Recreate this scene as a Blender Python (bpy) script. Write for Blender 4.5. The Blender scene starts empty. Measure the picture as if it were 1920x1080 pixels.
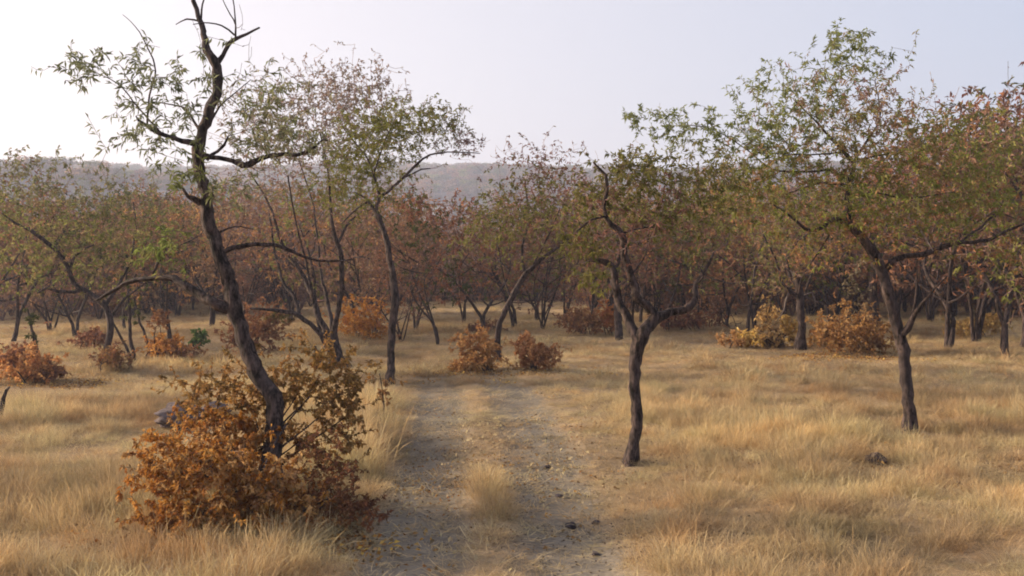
import bpy, math, random
import numpy as np

# ------------------------------------------------------------------ camera, world, sun, exposure
sc = bpy.context.scene
col = sc.collection
H = 2.5                 # camera height (seat of an open vehicle)
F = 1844.0              # focal length in photograph pixels
HOR = 490.0             # row of the horizon in the photograph
cam_d = bpy.data.cameras.new("camera"); cam = bpy.data.objects.new("camera", cam_d); col.objects.link(cam)
cam.location = (0, 0, H); cam.rotation_euler = (math.radians(90), 0, 0)
cam_d.sensor_width = 36; cam_d.lens = F / 1920 * 36
cam_d.shift_y = -(540 - HOR) / 1920
cam_d.clip_start = 0.05; cam_d.clip_end = 6000
sc.camera = cam

SUN_EL, SUN_AZ = math.radians(18), math.radians(-76)      # azimuth from +Y, negative = to the left
world = bpy.data.worlds.new("World"); sc.world = world; world.use_nodes = True
nt = world.node_tree; nt.nodes.clear()
out = nt.nodes.new("ShaderNodeOutputWorld"); bg = nt.nodes.new("ShaderNodeBackground")
sky = nt.nodes.new("ShaderNodeTexSky"); sky.sky_type = 'NISHITA'; sky.sun_disc = False
sky.sun_elevation = SUN_EL; sky.sun_rotation = SUN_AZ
sky.air_density = 1.0; sky.dust_density = 4.0; sky.ozone_density = 2.0; sky.altitude = 300
mixw = nt.nodes.new("ShaderNodeMix"); mixw.data_type = 'RGBA'; mixw.inputs[0].default_value = 0.72
tc = nt.nodes.new("ShaderNodeTexCoord"); dt = nt.nodes.new("ShaderNodeVectorMath"); dt.operation = 'DOT_PRODUCT'
dt.inputs[1].default_value = (math.sin(SUN_AZ), math.cos(SUN_AZ), 0.0)
hm = nt.nodes.new("ShaderNodeMapRange"); hm.inputs[1].default_value = -0.35; hm.inputs[2].default_value = 0.75
hc = nt.nodes.new("ShaderNodeMix"); hc.data_type = 'RGBA'; hc.inputs[6].default_value = (2.0, 2.25, 2.8, 1); hc.inputs[7].default_value = (4.1, 3.45, 3.1, 1)
nt.links.new(tc.outputs["Generated"], dt.inputs[0]); nt.links.new(dt.outputs["Value"], hm.inputs[0]); nt.links.new(hm.outputs[0], hc.inputs[0]); nt.links.new(hc.outputs[2], mixw.inputs[7])          # even high haze of the season
nt.links.new(sky.outputs[0], mixw.inputs[6]); nt.links.new(mixw.outputs[2], bg.inputs[0])
bg.inputs[1].default_value = 0.108
nt.links.new(bg.outputs[0], out.inputs[0])

sd = bpy.data.lights.new("sun", 'SUN'); sd.energy = 4.9; sd.angle = math.radians(3.5); sd.color = (1.0, 0.82, 0.59)
sun = bpy.data.objects.new("sun", sd); col.objects.link(sun)
from mathutils import Vector
sv = Vector((math.sin(SUN_AZ) * math.cos(SUN_EL), math.cos(SUN_AZ) * math.cos(SUN_EL), math.sin(SUN_EL)))
sun.rotation_euler = sv.to_track_quat('Z', 'Y').to_euler(); sun.location = (-30, 10, 30)

sc.view_settings.view_transform = 'Standard'; sc.view_settings.look = 'None'
sc.view_settings.exposure = 1.42; sc.view_settings.gamma = 1.0; sc.view_settings.use_curve_mapping = False
sc.render.engine = 'CYCLES'
cy = sc.cycles
cy.use_denoising = True; cy.max_bounces = 5; cy.diffuse_bounces = 3; cy.glossy_bounces = 1
cy.transmission_bounces = 3; cy.transparent_max_bounces = 8; cy.volume_bounces = 0
cy.sample_clamp_indirect = 4; cy.filter_width = 1.9; cy.use_adaptive_sampling = True; cy.adaptive_threshold = 0.02

# ------------------------------------------------------------------ helpers
R = np.random.default_rng(7)

def snoise(x, y, scale, seed):
    r = np.random.default_rng(seed); s = 0; amp = 0
    for k in range(7):
        a = r.uniform(0, 2 * math.pi); f = 2 * math.pi / scale * r.uniform(0.6, 1.7); ph = r.uniform(0, 6.3)
        s = s + np.sin((x * math.cos(a) + y * math.sin(a)) * f + ph + 1.3 * np.sin((x * math.sin(a) - y * math.cos(a)) * f * 0.6 + ph * 2)); amp += 1
    return s / 2.6

def sstep(a, b, v):
    t = np.clip((v - a) / (b - a), 0, 1); return t * t * (3 - 2 * t)

LY = np.array([3, 8.4, 12.8, 18.4, 22, 26, 34, 45]); LX = np.array([-.85, -.85, -1.02, -1.3, -1.75, -2.7, -5.5, -9]); RX = np.array([.52, .52, .38, .02, -.45, -1.35, -3.9, -7])

def rutd(x, y):
    a = np.abs(x - np.interp(y, LY, LX)) / 0.40; b = np.abs(x - np.interp(y, LY, RX)) / 0.42
    return np.minimum(a, b) + 0.14 * snoise(x, y, 1.1, 3)

def ground(x, y):
    x = np.asarray(x, float); y = np.asarray(y, float)
    z = 0.035 * snoise(x, y, 5, 1) * sstep(4, 10, np.hypot(x, y)) + 0.012 * snoise(x, y, 0.8, 2)
    z = z - 0.045 * (1 - sstep(0.6, 1.4, rutd(x, y))) * (1 - sstep(30, 40, y))
    far = np.hypot(x * 0.6, y)
    z = z - 6.0 * sstep(55, 130, far)
    ridge = 69 + 1.6 * snoise(x, y, 420, 5) + 0.9 * snoise(x, y, 130, 6) + 0.020 * (y - 700)
    ridge = (ridge + 6) * sstep(160, 700, far + 30 * snoise(x, y, 260, 8))
    hl = 45 * np.exp(-((x + 165) / 150) ** 2 - ((y - 350) / 110) ** 2) * (1 + 0.05 * snoise(x, y, 60, 9))
    hm = 14 * np.exp(-((x - 10) / 90) ** 2 - ((y - 380) / 110) ** 2)
    hill = np.log(np.exp(ridge / 6) + np.exp(hl / 6) + np.exp(hm / 6)) * 6 - 6 * math.log(3)
    z = z + hill * sstep(120, 260, far)
    return z

def onground(px, py):
    d = H * F / (py - HOR)
    for _ in range(6):
        x = (px - 960) / F * d; d = (H - float(ground(x, d))) * F / (py - HOR)
    x = (px - 960) / F * d
    return np.array([x, d, float(ground(x, d))])

def make_mesh(name, V, faces, mats, cols=None, mi=None, smooth=True):
    """faces: list of int arrays (n,3) or (n,4)"""
    me = bpy.data.meshes.new(name)
    V = np.asarray(V, np.float32)
    me.vertices.add(len(V)); me.vertices.foreach_set("co", V.ravel())
    faces = [np.asarray(f, np.int32) for f in faces if len(f)]
    loops = np.concatenate([f.ravel() for f in faces]); tot = np.concatenate([np.full(len(f), f.shape[1], np.int32) for f in faces])
    start = np.concatenate([[0], np.cumsum(tot)[:-1]]).astype(np.int32)
    me.loops.add(len(loops)); me.loops.foreach_set("vertex_index", loops)
    me.polygons.add(len(tot)); me.polygons.foreach_set("loop_start", start); me.polygons.foreach_set("loop_total", tot)
    for m in mats: me.materials.append(m)
    if mi is not None: me.polygons.foreach_set("material_index", np.asarray(mi, np.int32))
    me.polygons.foreach_set("use_smooth", np.full(len(tot), smooth))
    if cols is not None:
        at = me.attributes.new("col", 'FLOAT_COLOR', 'POINT')
        c = np.ones((len(V), 4), np.float32); c[:, :3] = cols; at.data.foreach_set("color", c.ravel())
    me.update(); me.validate(clean_customdata=False)
    return me

def link(name, me, parent=None, loc=None):
    o = bpy.data.objects.new(name, me); col.objects.link(o)
    if parent: o.parent = parent
    if loc is not None: o.location = loc
    return o

def tag(o, label=None, cat=None, group=None, kind=None):
    if label: o["label"] = label
    if cat: o["category"] = cat
    if group: o["group"] = group
    if kind: o["kind"] = kind
    return o

class Geo:
    """collects tubes and leaf quads"""
    def __init__(s): s.V = []; s.Q = []; s.T = []; s.C = []; s.QM = []; s.TM = []; s.n = 0
    def add(s, V, Q=None, T=None, C=None, m=0):
        V = np.asarray(V, float); s.V.append(V)
        if Q is not None and len(Q): s.Q.append(np.asarray(Q) + s.n); s.QM.append(np.full(len(Q), m))
        if T is not None and len(T): s.T.append(np.asarray(T) + s.n); s.TM.append(np.full(len(T), m))
        s.C.append(np.broadcast_to(np.asarray(C if C is not None else (1, 1, 1), float), V.shape)); s.n += len(V)
    def tube(s, P, r, sides=6, C=(1, 1, 1), rough=0.0, m=0, cap=True, seed=0):
        P = np.asarray(P, float); r = np.asarray(r, float); n = len(P)
        if n < 2: return
        t = np.gradient(P, axis=0); t /= np.linalg.norm(t, axis=1)[:, None] + 1e-9
        ref = np.array([0.3, 0.9, 0.31]) if abs(t.mean(0)[2]) > 0.6 else np.array([0.1, 0.2, 1.0])
        a = np.cross(t, ref); a /= np.linalg.norm(a, axis=1)[:, None] + 1e-9; b = np.cross(t, a)
        th = np.arange(sides) * 2 * math.pi / sides
        rr = r[:, None] * np.ones(sides)[None]
        if rough > 0:
            g = np.random.default_rng(seed + n)
            lobes = g.uniform(-1, 1, sides)[None] * 0.5 + g.uniform(-1, 1, (n, sides)) * 0.5
            rr = rr * (1 + rough * lobes)
        V = P[:, None] + rr[..., None] * (np.cos(th)[None, :, None] * a[:, None] + np.sin(th)[None, :, None] * b[:, None])
        V = V.reshape(-1, 3)
        i = np.arange(n - 1)[:, None] * sides; j = np.arange(sides)[None]; j2 = (j + 1) % sides
        Q = np.stack([i + j, i + j2, i + sides + j2, i + sides + j], -1).reshape(-1, 4)
        T = None
        if cap and sides > 3:
            V = np.vstack([V, P[-1] + t[-1] * r[-1] * 0.5]); k = (n - 1) * sides
            T = np.stack([k + np.arange(sides), k + (np.arange(sides) + 1) % sides, np.full(sides, len(V) - 1)], -1)
        s.add(V, Q, T, C, m)
    def leaves(s, P, D, L, W, C, m=1, fold=0.25, seed=1):
        """P base, D direction, L length, W width: folded rhombic leaves"""
        n = len(P)
        if n == 0: return
        g = np.random.default_rng(seed + n)
        D = D / (np.linalg.norm(D, axis=1)[:, None] + 1e-9)
        rv = g.normal(size=(n, 3)); rv[:, 2] += 0.8
        a = np.cross(D, rv); a /= np.linalg.norm(a, axis=1)[:, None] + 1e-9; nn = np.cross(a, D)
        L = np.broadcast_to(L, n)[:, None]; W = np.broadcast_to(W, n)[:, None]
        mid = P + D * L * 0.48; tip = P + D * L - nn * L * 0.12 - np.array([0, 0, 1]) * L * 0.1
        V = np.stack([P, mid + a * W * .5 + nn * W * fold, tip, mid - a * W * .5 + nn * W * fold], 1).reshape(-1, 3)
        Q = np.arange(4 * n).reshape(n, 4)
        C = np.repeat(np.asarray(C, float), 4, 0) if np.ndim(C) == 2 else C
        s.add(V, None, np.concatenate([Q[:, [0, 1, 2]], Q[:, [0, 2, 3]]]), C, m)
    def mesh(s, name, mats, smooth=True):
        V = np.vstack(s.V); C = np.vstack(s.C)
        Q = np.vstack(s.Q) if s.Q else np.zeros((0, 4), int); T = np.vstack(s.T) if s.T else np.zeros((0, 3), int)
        mi = np.concatenate((s.QM if s.Q else []) + (s.TM if s.T else []))
        return make_mesh(name, V, [Q, T], mats, C, mi, smooth)

# ------------------------------------------------------------------ materials
def mat(name):
    m = bpy.data.materials.new(name); m.use_nodes = True; m.node_tree.nodes.clear(); return m, m.node_tree
def N(t, typ, **kw):
    n = t.nodes.new(typ)
    for k, v in kw.items():
        if k.startswith("i_"): n.inputs[int(k[2:])].default_value = v
        else: setattr(n, k, v)
    return n
def ramp(t, stops):
    n = t.nodes.new("ShaderNodeValToRGB"); e = n.color_ramp.elements
    while len(e) < len(stops): e.new(0.5)
    for i, (p, c) in enumerate(stops): e[i].position = p; e[i].color = (*c, 1)
    return n

def leaf_material(name, trans=0.35, jitter=0.25):
    m, t = mat(name); L = t.links.new
    o = N(t, "ShaderNodeOutputMaterial"); at = N(t, "ShaderNodeAttribute", attribute_name="col")
    oi = N(t, "ShaderNodeObjectInfo"); mr = N(t, "ShaderNodeMapRange"); mr.inputs[3].default_value = 1 - jitter; mr.inputs[4].default_value = 1 + jitter
    hs = N(t, "ShaderNodeHueSaturation"); mh = N(t, "ShaderNodeMapRange"); mh.inputs[3].default_value = 0.485; mh.inputs[4].default_value = 0.515
    L(oi.outputs["Random"], mr.inputs[0]); L(oi.outputs["Random"], mh.inputs[0]); L(mr.outputs[0], hs.inputs["Value"]); L(mh.outputs[0], hs.inputs["Hue"])
    L(at.outputs["Color"], hs.inputs["Color"])
    d = N(t, "ShaderNodeBsdfDiffuse"); tr = N(t, "ShaderNodeBsdfTranslucent"); mx = N(t, "ShaderNodeMixShader", i_0=trans)
    L(hs.outputs[0], d.inputs[0]); L(hs.outputs[0], tr.inputs[0]); L(d.outputs[0], mx.inputs[1]); L(tr.outputs[0], mx.inputs[2]); L(mx.outputs[0], o.inputs[0])
    return m
M_leaf = leaf_material("leaves")

def bark_material(name, c1, c2, scale):
    m, t = mat(name); L = t.links.new
    o = N(t, "ShaderNodeOutputMaterial"); b = N(t, "ShaderNodeBsdfPrincipled"); b.inputs["Roughness"].default_value = 0.9
    b.inputs["Specular IOR Level"].default_value = 0.15
    g = N(t, "ShaderNodeNewGeometry"); mp = N(t, "ShaderNodeMapping"); mp.inputs[3].default_value = (1, 1, 0.35)
    no = N(t, "ShaderNodeTexNoise"); no.inputs["Scale"].default_value = scale; no.inputs["Detail"].default_value = 6; no.inputs["Roughness"].default_value = 0.7
    L(g.outputs["Position"], mp.inputs[0]); L(mp.outputs[0], no.inputs[0])
    r = ramp(t, [(0.40, c1), (0.5, tuple(a * .6 + b_ * .4 for a, b_ in zip(c1, c2))), (0.62, c2)]); L(no.outputs[0], r.inputs[0])
    n2 = N(t, "ShaderNodeTexNoise"); n2.inputs["Scale"].default_value = 2.2; L(g.outputs["Position"], n2.inputs[0])
    mx = N(t, "ShaderNodeMix", data_type='RGBA'); mx.inputs[7].default_value = (0.060, 0.046, 0.046, 1)
    r2 = ramp(t, [(0.5, (0, 0, 0)), (0.7, (0.55,) * 3)]); L(n2.outputs[0], r2.inputs[0]); L(r2.outputs[0], mx.inputs[0]); L(r.outputs[0], mx.inputs[6])
    L(mx.outputs[2], b.inputs["Base Color"])
    bu = N(t, "ShaderNodeBump"); bu.inputs["Strength"].default_value = 1.0; bu.inputs["Distance"].default_value = 0.035; L(no.outputs[0], bu.inputs["Height"]); L(bu.outputs[0], b.inputs["Normal"])
    L(b.outputs[0], o.inputs[0]); return m
M_bark = bark_material("bark_dark", (0.008, 0.006, 0.005), (0.115, 0.080, 0.072), 20)
M_pale = bark_material("dead_wood_pale", (0.16, 0.12, 0.10), (0.34, 0.27, 0.23), 30)

def twig_material():
    m, t = mat("twigs"); L = t.links.new
    o = N(t, "ShaderNodeOutputMaterial"); at = N(t, "ShaderNodeAttribute", attribute_name="col"); d = N(t, "ShaderNodeBsdfDiffuse")
    L(at.outputs["Color"], d.inputs[0]); L(d.outputs[0], o.inputs[0]); return m
M_twig = twig_material()

def grass_material():
    m, t = mat("dry_grass"); L = t.links.new
    o = N(t, "ShaderNodeOutputMaterial"); at = N(t, "ShaderNodeAttribute", attribute_name="col"); g = N(t, "ShaderNodeNewGeometry")
    n1 = N(t, "ShaderNodeTexNoise"); n1.inputs["Scale"].default_value = 0.42; n1.inputs["Detail"].default_value = 4; n1.inputs["Roughness"].default_value = 0.6
    mp = N(t, "ShaderNodeMapping"); mp.inputs[3].default_value = (0.55, 1.0, 1.0)
    L(g.outputs["Position"], mp.inputs[0]); L(mp.outputs[0], n1.inputs[0])
    r1 = ramp(t, [(0.32, (0.50, 0.45, 0.44)), (0.45, (0.80, 0.72, 0.68)), (0.56, (1.0, 0.97, 0.92)), (0.7, (1.12, 1.0, 0.84))]); L(n1.outputs[0], r1.inputs[0])
    n2 = N(t, "ShaderNodeTexNoise"); n2.inputs["Scale"].default_value = 1.4; n2.inputs["Detail"].default_value = 3; mp2 = N(t, "ShaderNodeMapping"); mp2.inputs[1].default_value = (31, 7, 3)
    L(g.outputs["Position"], mp2.inputs[0]); L(mp2.outputs[0], n2.inputs[0])
    r2 = ramp(t, [(0.35, (0.86, 0.92, 0.88)), (0.52, (1, 1, 1)), (0.70, (1.06, 0.93, 0.82))]); L(n2.outputs[0], r2.inputs[0])
    a = N(t, "ShaderNodeMix", data_type='RGBA', blend_type='MULTIPLY', i_0=1.0); b = N(t, "ShaderNodeMix", data_type='RGBA', blend_type='MULTIPLY', i_0=1.0)
    L(at.outputs["Color"], a.inputs[6]); L(r1.outputs[0], a.inputs[7]); L(a.outputs[2], b.inputs[6]); L(r2.outputs[0], b.inputs[7])
    d = N(t, "ShaderNodeBsdfDiffuse"); tr = N(t, "ShaderNodeBsdfTranslucent"); mx = N(t, "ShaderNodeMixShader", i_0=0.35)
    L(b.outputs[2], d.inputs[0]); L(b.outputs[2], tr.inputs[0]); L(d.outputs[0], mx.inputs[1]); L(tr.outputs[0], mx.inputs[2]); L(mx.outputs[0], o.inputs[0])
    return m
M_grass = grass_material()

def ground_material():
    m, t = mat("dry_earth"); L = t.links.new
    o = N(t, "ShaderNodeOutputMaterial"); b = N(t, "ShaderNodeBsdfPrincipled"); b.inputs["Roughness"].default_value = 1; b.inputs["Specular IOR Level"].default_value = 0.05
    at = N(t, "ShaderNodeAttribute", attribute_name="col"); g = N(t, "ShaderNodeNewGeometry")
    n = N(t, "ShaderNodeTexNoise"); n.inputs["Scale"].default_value = 1.3; n.inputs["Detail"].default_value = 10; n.inputs["Roughness"].default_value = 0.75; L(g.outputs["Position"], n.inputs[0])
    r = ramp(t, [(0.25, (0.62, 0.60, 0.60)), (0.5, (1, 1, 1)), (0.75, (1.22, 1.16, 1.05))]); L(n.outputs[0], r.inputs[0])
    n3 = N(t, "ShaderNodeTexNoise"); n3.inputs["Scale"].default_value = 38; n3.inputs["Detail"].default_value = 4; mp = N(t, "ShaderNodeMapping"); mp.inputs[3].default_value = (0.45, 1, 1)
    L(g.outputs["Position"], mp.inputs[0]); L(mp.outputs[0], n3.inputs[0])
    r3 = ramp(t, [(0.3, (0.55, 0.53, 0.52)), (0.5, (1, 1, 1)), (0.7, (1.25, 1.15, 0.98))]); L(n3.outputs[0], r3.inputs[0])
    a = N(t, "ShaderNodeMix", data_type='RGBA', blend_type='MULTIPLY', i_0=1.0); c = N(t, "ShaderNodeMix", data_type='RGBA', blend_type='MULTIPLY', i_0=0.8)
    L(at.outputs["Color"], a.inputs[6]); L(r.outputs[0], a.inputs[7]); L(a.outputs[2], c.inputs[6]); L(r3.outputs[0], c.inputs[7]); L(c.outputs[2], b.inputs["Base Color"])
    bu = N(t, "ShaderNodeBump"); bu.inputs["Strength"].default_value = 0.6; bu.inputs["Distance"].default_value = 0.02; L(n3.outputs[0], bu.inputs["Height"]); L(bu.outputs[0], b.inputs["Normal"])
    L(b.outputs[0], o.inputs[0]); return m

def rock_material(name, c1, c2):
    m, t = mat(name); L = t.links.new
    o = N(t, "ShaderNodeOutputMaterial"); b = N(t, "ShaderNodeBsdfPrincipled"); b.inputs["Roughness"].default_value = 0.95; b.inputs["Specular IOR Level"].default_value = 0.1
    g = N(t, "ShaderNodeNewGeometry"); n = N(t, "ShaderNodeTexNoise"); n.inputs["Scale"].default_value = 9; n.inputs["Detail"].default_value = 8; n.inputs["Roughness"].default_value = 0.7
    L(g.outputs["Position"], n.inputs[0]); r = ramp(t, [(0.35, c1), (0.65, c2)]); L(n.outputs[0], r.inputs[0]); L(r.outputs[0], b.inputs["Base Color"])
    bu = N(t, "ShaderNodeBump"); bu.inputs["Distance"].default_value = 0.03; L(n.outputs[0], bu.inputs["Height"]); L(bu.outputs[0], b.inputs["Normal"]); L(b.outputs[0], o.inputs[0]); return m
M_rock = rock_material("rock_grey", (0.05, 0.038, 0.038), (0.19, 0.15, 0.15)); M_dark = rock_material("rock_dark", (0.025, 0.02, 0.025), (0.10, 0.08, 0.09))

# palettes (base colours)
OLIVE = [(.14, .15, .04), (.19, .185, .055), (.10, .115, .035), (.22, .185, .07)]
YGREEN = [(.21, .225, .055), (.27, .26, .07), (.17, .185, .05), (.28, .23, .09)]
RUST = [(.33, .17, .08), (.24, .115, .07), (.40, .20, .09), (.20, .11, .075)]
BROWN = [(.27, .155, .10), (.20, .12, .085), (.30, .18, .12), (.17, .12, .075)]
PINK = [(.26, .17, .15), (.22, .14, .13), (.30, .20, .16)]
DKGREEN = [(.06, .08, .025), (.085, .10, .03), (.05, .06, .025), (.12, .11, .04)]
ORANGE = [(.56, .29, .055), (.44, .20, .04), (.62, .38, .10), (.28, .13, .04), (.68, .47, .20)]
GOLD = [(.54, .34, .11), (.46, .27, .08), (.60, .42, .18), (.34, .19, .07)]
DRYBROWN = [(.20, .12, .055), (.28, .15, .06), (.12, .075, .04), (.34, .20, .08)]
REDBROWN = [(.25, .11, .065), (.19, .09, .065), (.32, .15, .07)]
TW_DARK = (.055, .040, .038); TW_PINK = (.26, .165, .15); TW_BROWN = (.20, .125, .10); TW_PURP = (.20, .13, .12)

# ------------------------------------------------------------------ tree growing
def catmull(P, step):
    P = np.asarray(P, float); n = len(P)
    if n < 3: 
        k = max(2, int(np.linalg.norm(P[-1] - P[0]) / step) + 1); return np.array([P[0] + (P[-1] - P[0]) * t for t in np.linspace(0, 1, k)])
    E = np.vstack([2 * P[0] - P[1], P, 2 * P[-1] - P[-2]]); outp = [P[0]]
    for i in range(1, n):
        p0, p1, p2, p3 = E[i - 1], E[i], E[i + 1], E[i + 2]
        k = max(1, int(np.linalg.norm((p2 - p1)[:3]) / step))
        for t in np.arange(1, k + 1) / k:
            outp.append(0.5 * (2 * p1 + (p2 - p0) * t + (2 * p0 - 5 * p1 + 4 * p2 - p3) * t * t + (3 * p1 - p0 - 3 * p2 + p3) * t ** 3))
    return np.array(outp)

class Tree:
    """skeleton in metres, relative to the base"""
    def __init__(s, seed):
        s.g = np.random.default_rng(seed); s.seed = seed
        s.limbs = []; s.nodes = np.zeros((0, 3)); s.nr = np.zeros(0); s.twigs = []
    def limb(s, P, r, step=0.12, wob=0.012):
        A = catmull(np.column_stack([P, r]), step); P2, r2 = A[:, :3], np.maximum(A[:, 3], 0.003)
        n = len(P2)
        if n > 3:
            w = s.g.normal(size=(n, 3)); w = (w + np.roll(w, 1, 0)) / 2; w[0] = 0; w[-1] = 0; kk = np.repeat(s.g.normal(size=(n // 4 + 2, 3)), 4, 0); kk = (kk[:n] + kk[2:n + 2]) * .5; kk[0] = 0; P2 = P2 + w * np.minimum(wob, r2 * 0.3)[:, None] + kk * np.minimum(wob, r2 * .45)[:, None]
        s.limbs.append((P2, r2)); s.nodes = np.vstack([s.nodes, P2]); s.nr = np.concatenate([s.nr, r2]); return P2
    def grow(s, T, seg=0.16, r0=0.004, k=0.0055, rtip=0.0022, curl=0.25, lift=0.1, pal=None, pid=None):
        """reach every target from the nearest node, nearest targets first. pid: palette id per target"""
        if len(T) == 0: return
        T = np.asarray(T); 
        base = s.nodes[:: max(1, len(s.nodes) // 400)]
        d0 = np.sqrt(((T[:, None] - base[None]) ** 2).sum(-1)).min(1); order = np.argsort(d0 + s.g.uniform(0, 0.3, len(T)))
        cap = len(s.nodes) + len(T) * 14; A = np.zeros((cap, 3)); Rr = np.zeros(cap); n = len(s.nodes); A[:n] = s.nodes; Rr[:n] = s.nr
        for i in order:
            t = T[i]; dd = ((A[:n] - t) ** 2).sum(1) + np.where(A[:n, 2] > t[2] + 0.1, 0.15, 0); j = int(np.argmin(dd)); p = A[j]; L = math.dist(p, t)
            if L < 0.03: continue
            m = int(min(12, max(2, L / seg + 1))); u = np.linspace(0, 1, m + 1)[:, None]
            off = s.g.normal(size=3) * curl * L * 0.35; off[2] -= lift * L
            P = p + (t - p) * u + off * (u * (1 - u)) * 2; P[1:] += s.g.normal(size=(m, 3)) * 0.012 * min(1.5, L)
            ra = min(Rr[j] * 0.75, r0 + k * L); ra = max(ra, rtip)
            r = ra + (rtip - ra) * u[:, 0]
            s.twigs.append((P, r, pid[i] if pid is not None else 0))
            A[n:n + m] = P[1:]; Rr[n:n + m] = r[1:]; n += m
        s.nodes = A[:n].copy(); s.nr = Rr[:n].copy()
    def build_twigs(s, geo, C, sides=3, Cj=0.2):
        """all three-sided twigs at once"""
        groups = {}
        for P, r, pid in s.twigs: groups.setdefault(len(P), []).append((P, r))
        for n, lst in groups.items():
            P = np.array([a for a, b in lst]); r = np.array([b for a, b in lst]); K = len(lst)
            t = np.gradient(P, axis=1); t /= np.linalg.norm(t, axis=2)[..., None] + 1e-9
            a = np.cross(t, np.array([0.37, 0.81, 0.45])); a /= np.linalg.norm(a, axis=2)[..., None] + 1e-9; b = np.cross(t, a)
            th = np.arange(sides) * 2 * math.pi / sides
            V = P[:, :, None] + r[:, :, None, None] * (np.cos(th)[None, None, :, None] * a[:, :, None] + np.sin(th)[None, None, :, None] * b[:, :, None])
            kk = np.arange(K)[:, None, None] * n * sides; i = np.arange(n - 1)[None, :, None] * sides; j = np.arange(sides)[None, None]; j2 = (j + 1) % sides
            Q = np.stack([kk + i + j, kk + i + j2, kk + i + sides + j2, kk + i + sides + j], -1).reshape(-1, 4)
            c = np.asarray(C)[None] * (1 + Cj * s.g.uniform(-1, 1, (K, 1))); c = np.repeat(c, n * sides, 0)
            geo.add(V.reshape(-1, 3), Q, None, c, 0)
    def build_leaves(s, geo, pals, per_m, L, W, droop=0.15, start=0.35, spread=0.9, m=1, leafy=None, pin=0.5):
        """pals: list of palettes by pid; per_m leaves per metre of twig"""
        Ps, Ds, Cs = [], [], []
        for P, r, pid in s.twigs:
            pal, dens = pals[pid % len(pals)] if isinstance(pals[pid % len(pals)], tuple) else (pals[pid % len(pals)], 1.0)
            if dens <= 0: continue
            LL = np.linalg.norm(np.diff(P, axis=0), axis=1).sum(); n = s.g.poisson(max(0.6, LL * (1 - start)) * per_m * dens)
            if n == 0: continue
            u = start + (1 - start) * s.g.random(n) ** 0.8; f = u * (len(P) - 1); i = np.minimum(f.astype(int), len(P) - 2); w = (f - i)[:, None]
            p = P[i] * (1 - w) + P[i + 1] * w; t = P[i + 1] - P[i]; t = t / (np.linalg.norm(t, axis=1)[:, None] + 1e-9)
            d = t * pin + s.g.normal(size=(n, 3)) * spread * 0.6; d[:, 2] -= droop
            c = np.array(pal)[s.g.integers(len(pal))][None] * 0.6 + np.array(pal)[s.g.integers(0, len(pal), n)] * 0.4
            c = c * s.g.uniform(0.75, 1.3, (n, 1))
            Ps.append(p); Ds.append(d); Cs.append(c)
        if not Ps: return
        Ps = np.vstack(Ps); Ds = np.vstack(Ds); Cs = np.vstack(Cs); n = len(Ps)
        geo.leaves(Ps, Ds, L * s.g.uniform(0.6, 1.3, n), W * s.g.uniform(0.7, 1.25, n), Cs, m, seed=s.seed)

def blob(g, n, c, r, clump=4, cr=0.55, shell=2.4):
    """clumped points in an ellipsoid"""
    k = max(1, -(-n // clump)); v = g.normal(size=(k, 3)); v /= np.linalg.norm(v, axis=1)[:, None]; v *= g.random((k, 1)) ** (1 / shell)
    q = np.repeat(v, clump, 0)[:n]; q = q + g.normal(size=q.shape) * cr * 0.6
    return np.asarray(c) + q * np.asarray(r)

# ------------------------------------------------------------------ the ground (one sheet)
def axis(lo_far, lo, hi, hi_far, fine, growth):
    a = list(np.arange(lo, hi, fine)); s = fine; v = hi
    while v < hi_far: a.append(v); s *= growth; v += min(s, 22)
    a.append(hi_far); b = []; s = fine; v = lo - fine
    while v > lo_far: b.append(v); s *= growth; v -= min(s, 22)
    b.append(lo_far); return np.array(b[::-1] + a)
gx = axis(-1300, -7, 8, 1300, 0.11, 1.035); gy = axis(-60, 5, 26, 1500, 0.12, 1.03)
X, Y = np.meshgrid(gx, gy); Z = ground(X, Y); nx, ny = len(gx), len(gy)
V = np.stack([X, Y, Z], -1).reshape(-1, 3)
i = np.arange(ny - 1)[:, None] * nx + np.arange(nx - 1)[None]
Q = np.stack([i, i + 1, i + nx + 1, i + nx], -1).reshape(-1, 4)
rd = rutd(X, Y); bare = (1 - sstep(0.7, 1.5, rd)) * (1 - sstep(18, 25, Y)); wide = np.exp(-((X - .9) / 1.1) ** 2) * sstep(22, 17, Y) * sstep(8, 13, Y)
cg = np.array([.30, .215, .13]) + 0 * Z[..., None]; cg = cg * (1 + 0.15 * snoise(X, Y, 3, 12))[..., None]
soil = np.array([.19, .165, .135]); cg = cg + (soil - cg) * np.clip(bare + .2 * wide, 0, 1)[..., None]
farf = sstep(60, 140, np.hypot(X * .6, Y))[..., None]; hillc = np.array([.11, .10, .11]) + np.array([.13, .11, .08]) * sstep(.2, 1.2, snoise(X, Y, 110, 14))[..., None]
cg = cg + (hillc - cg) * farf
gm = make_mesh("ground", V, [Q], [ground_material()], np.clip(cg, 0, 1).reshape(-1, 3))
tag(link("ground", gm), kind="structure")

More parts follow.
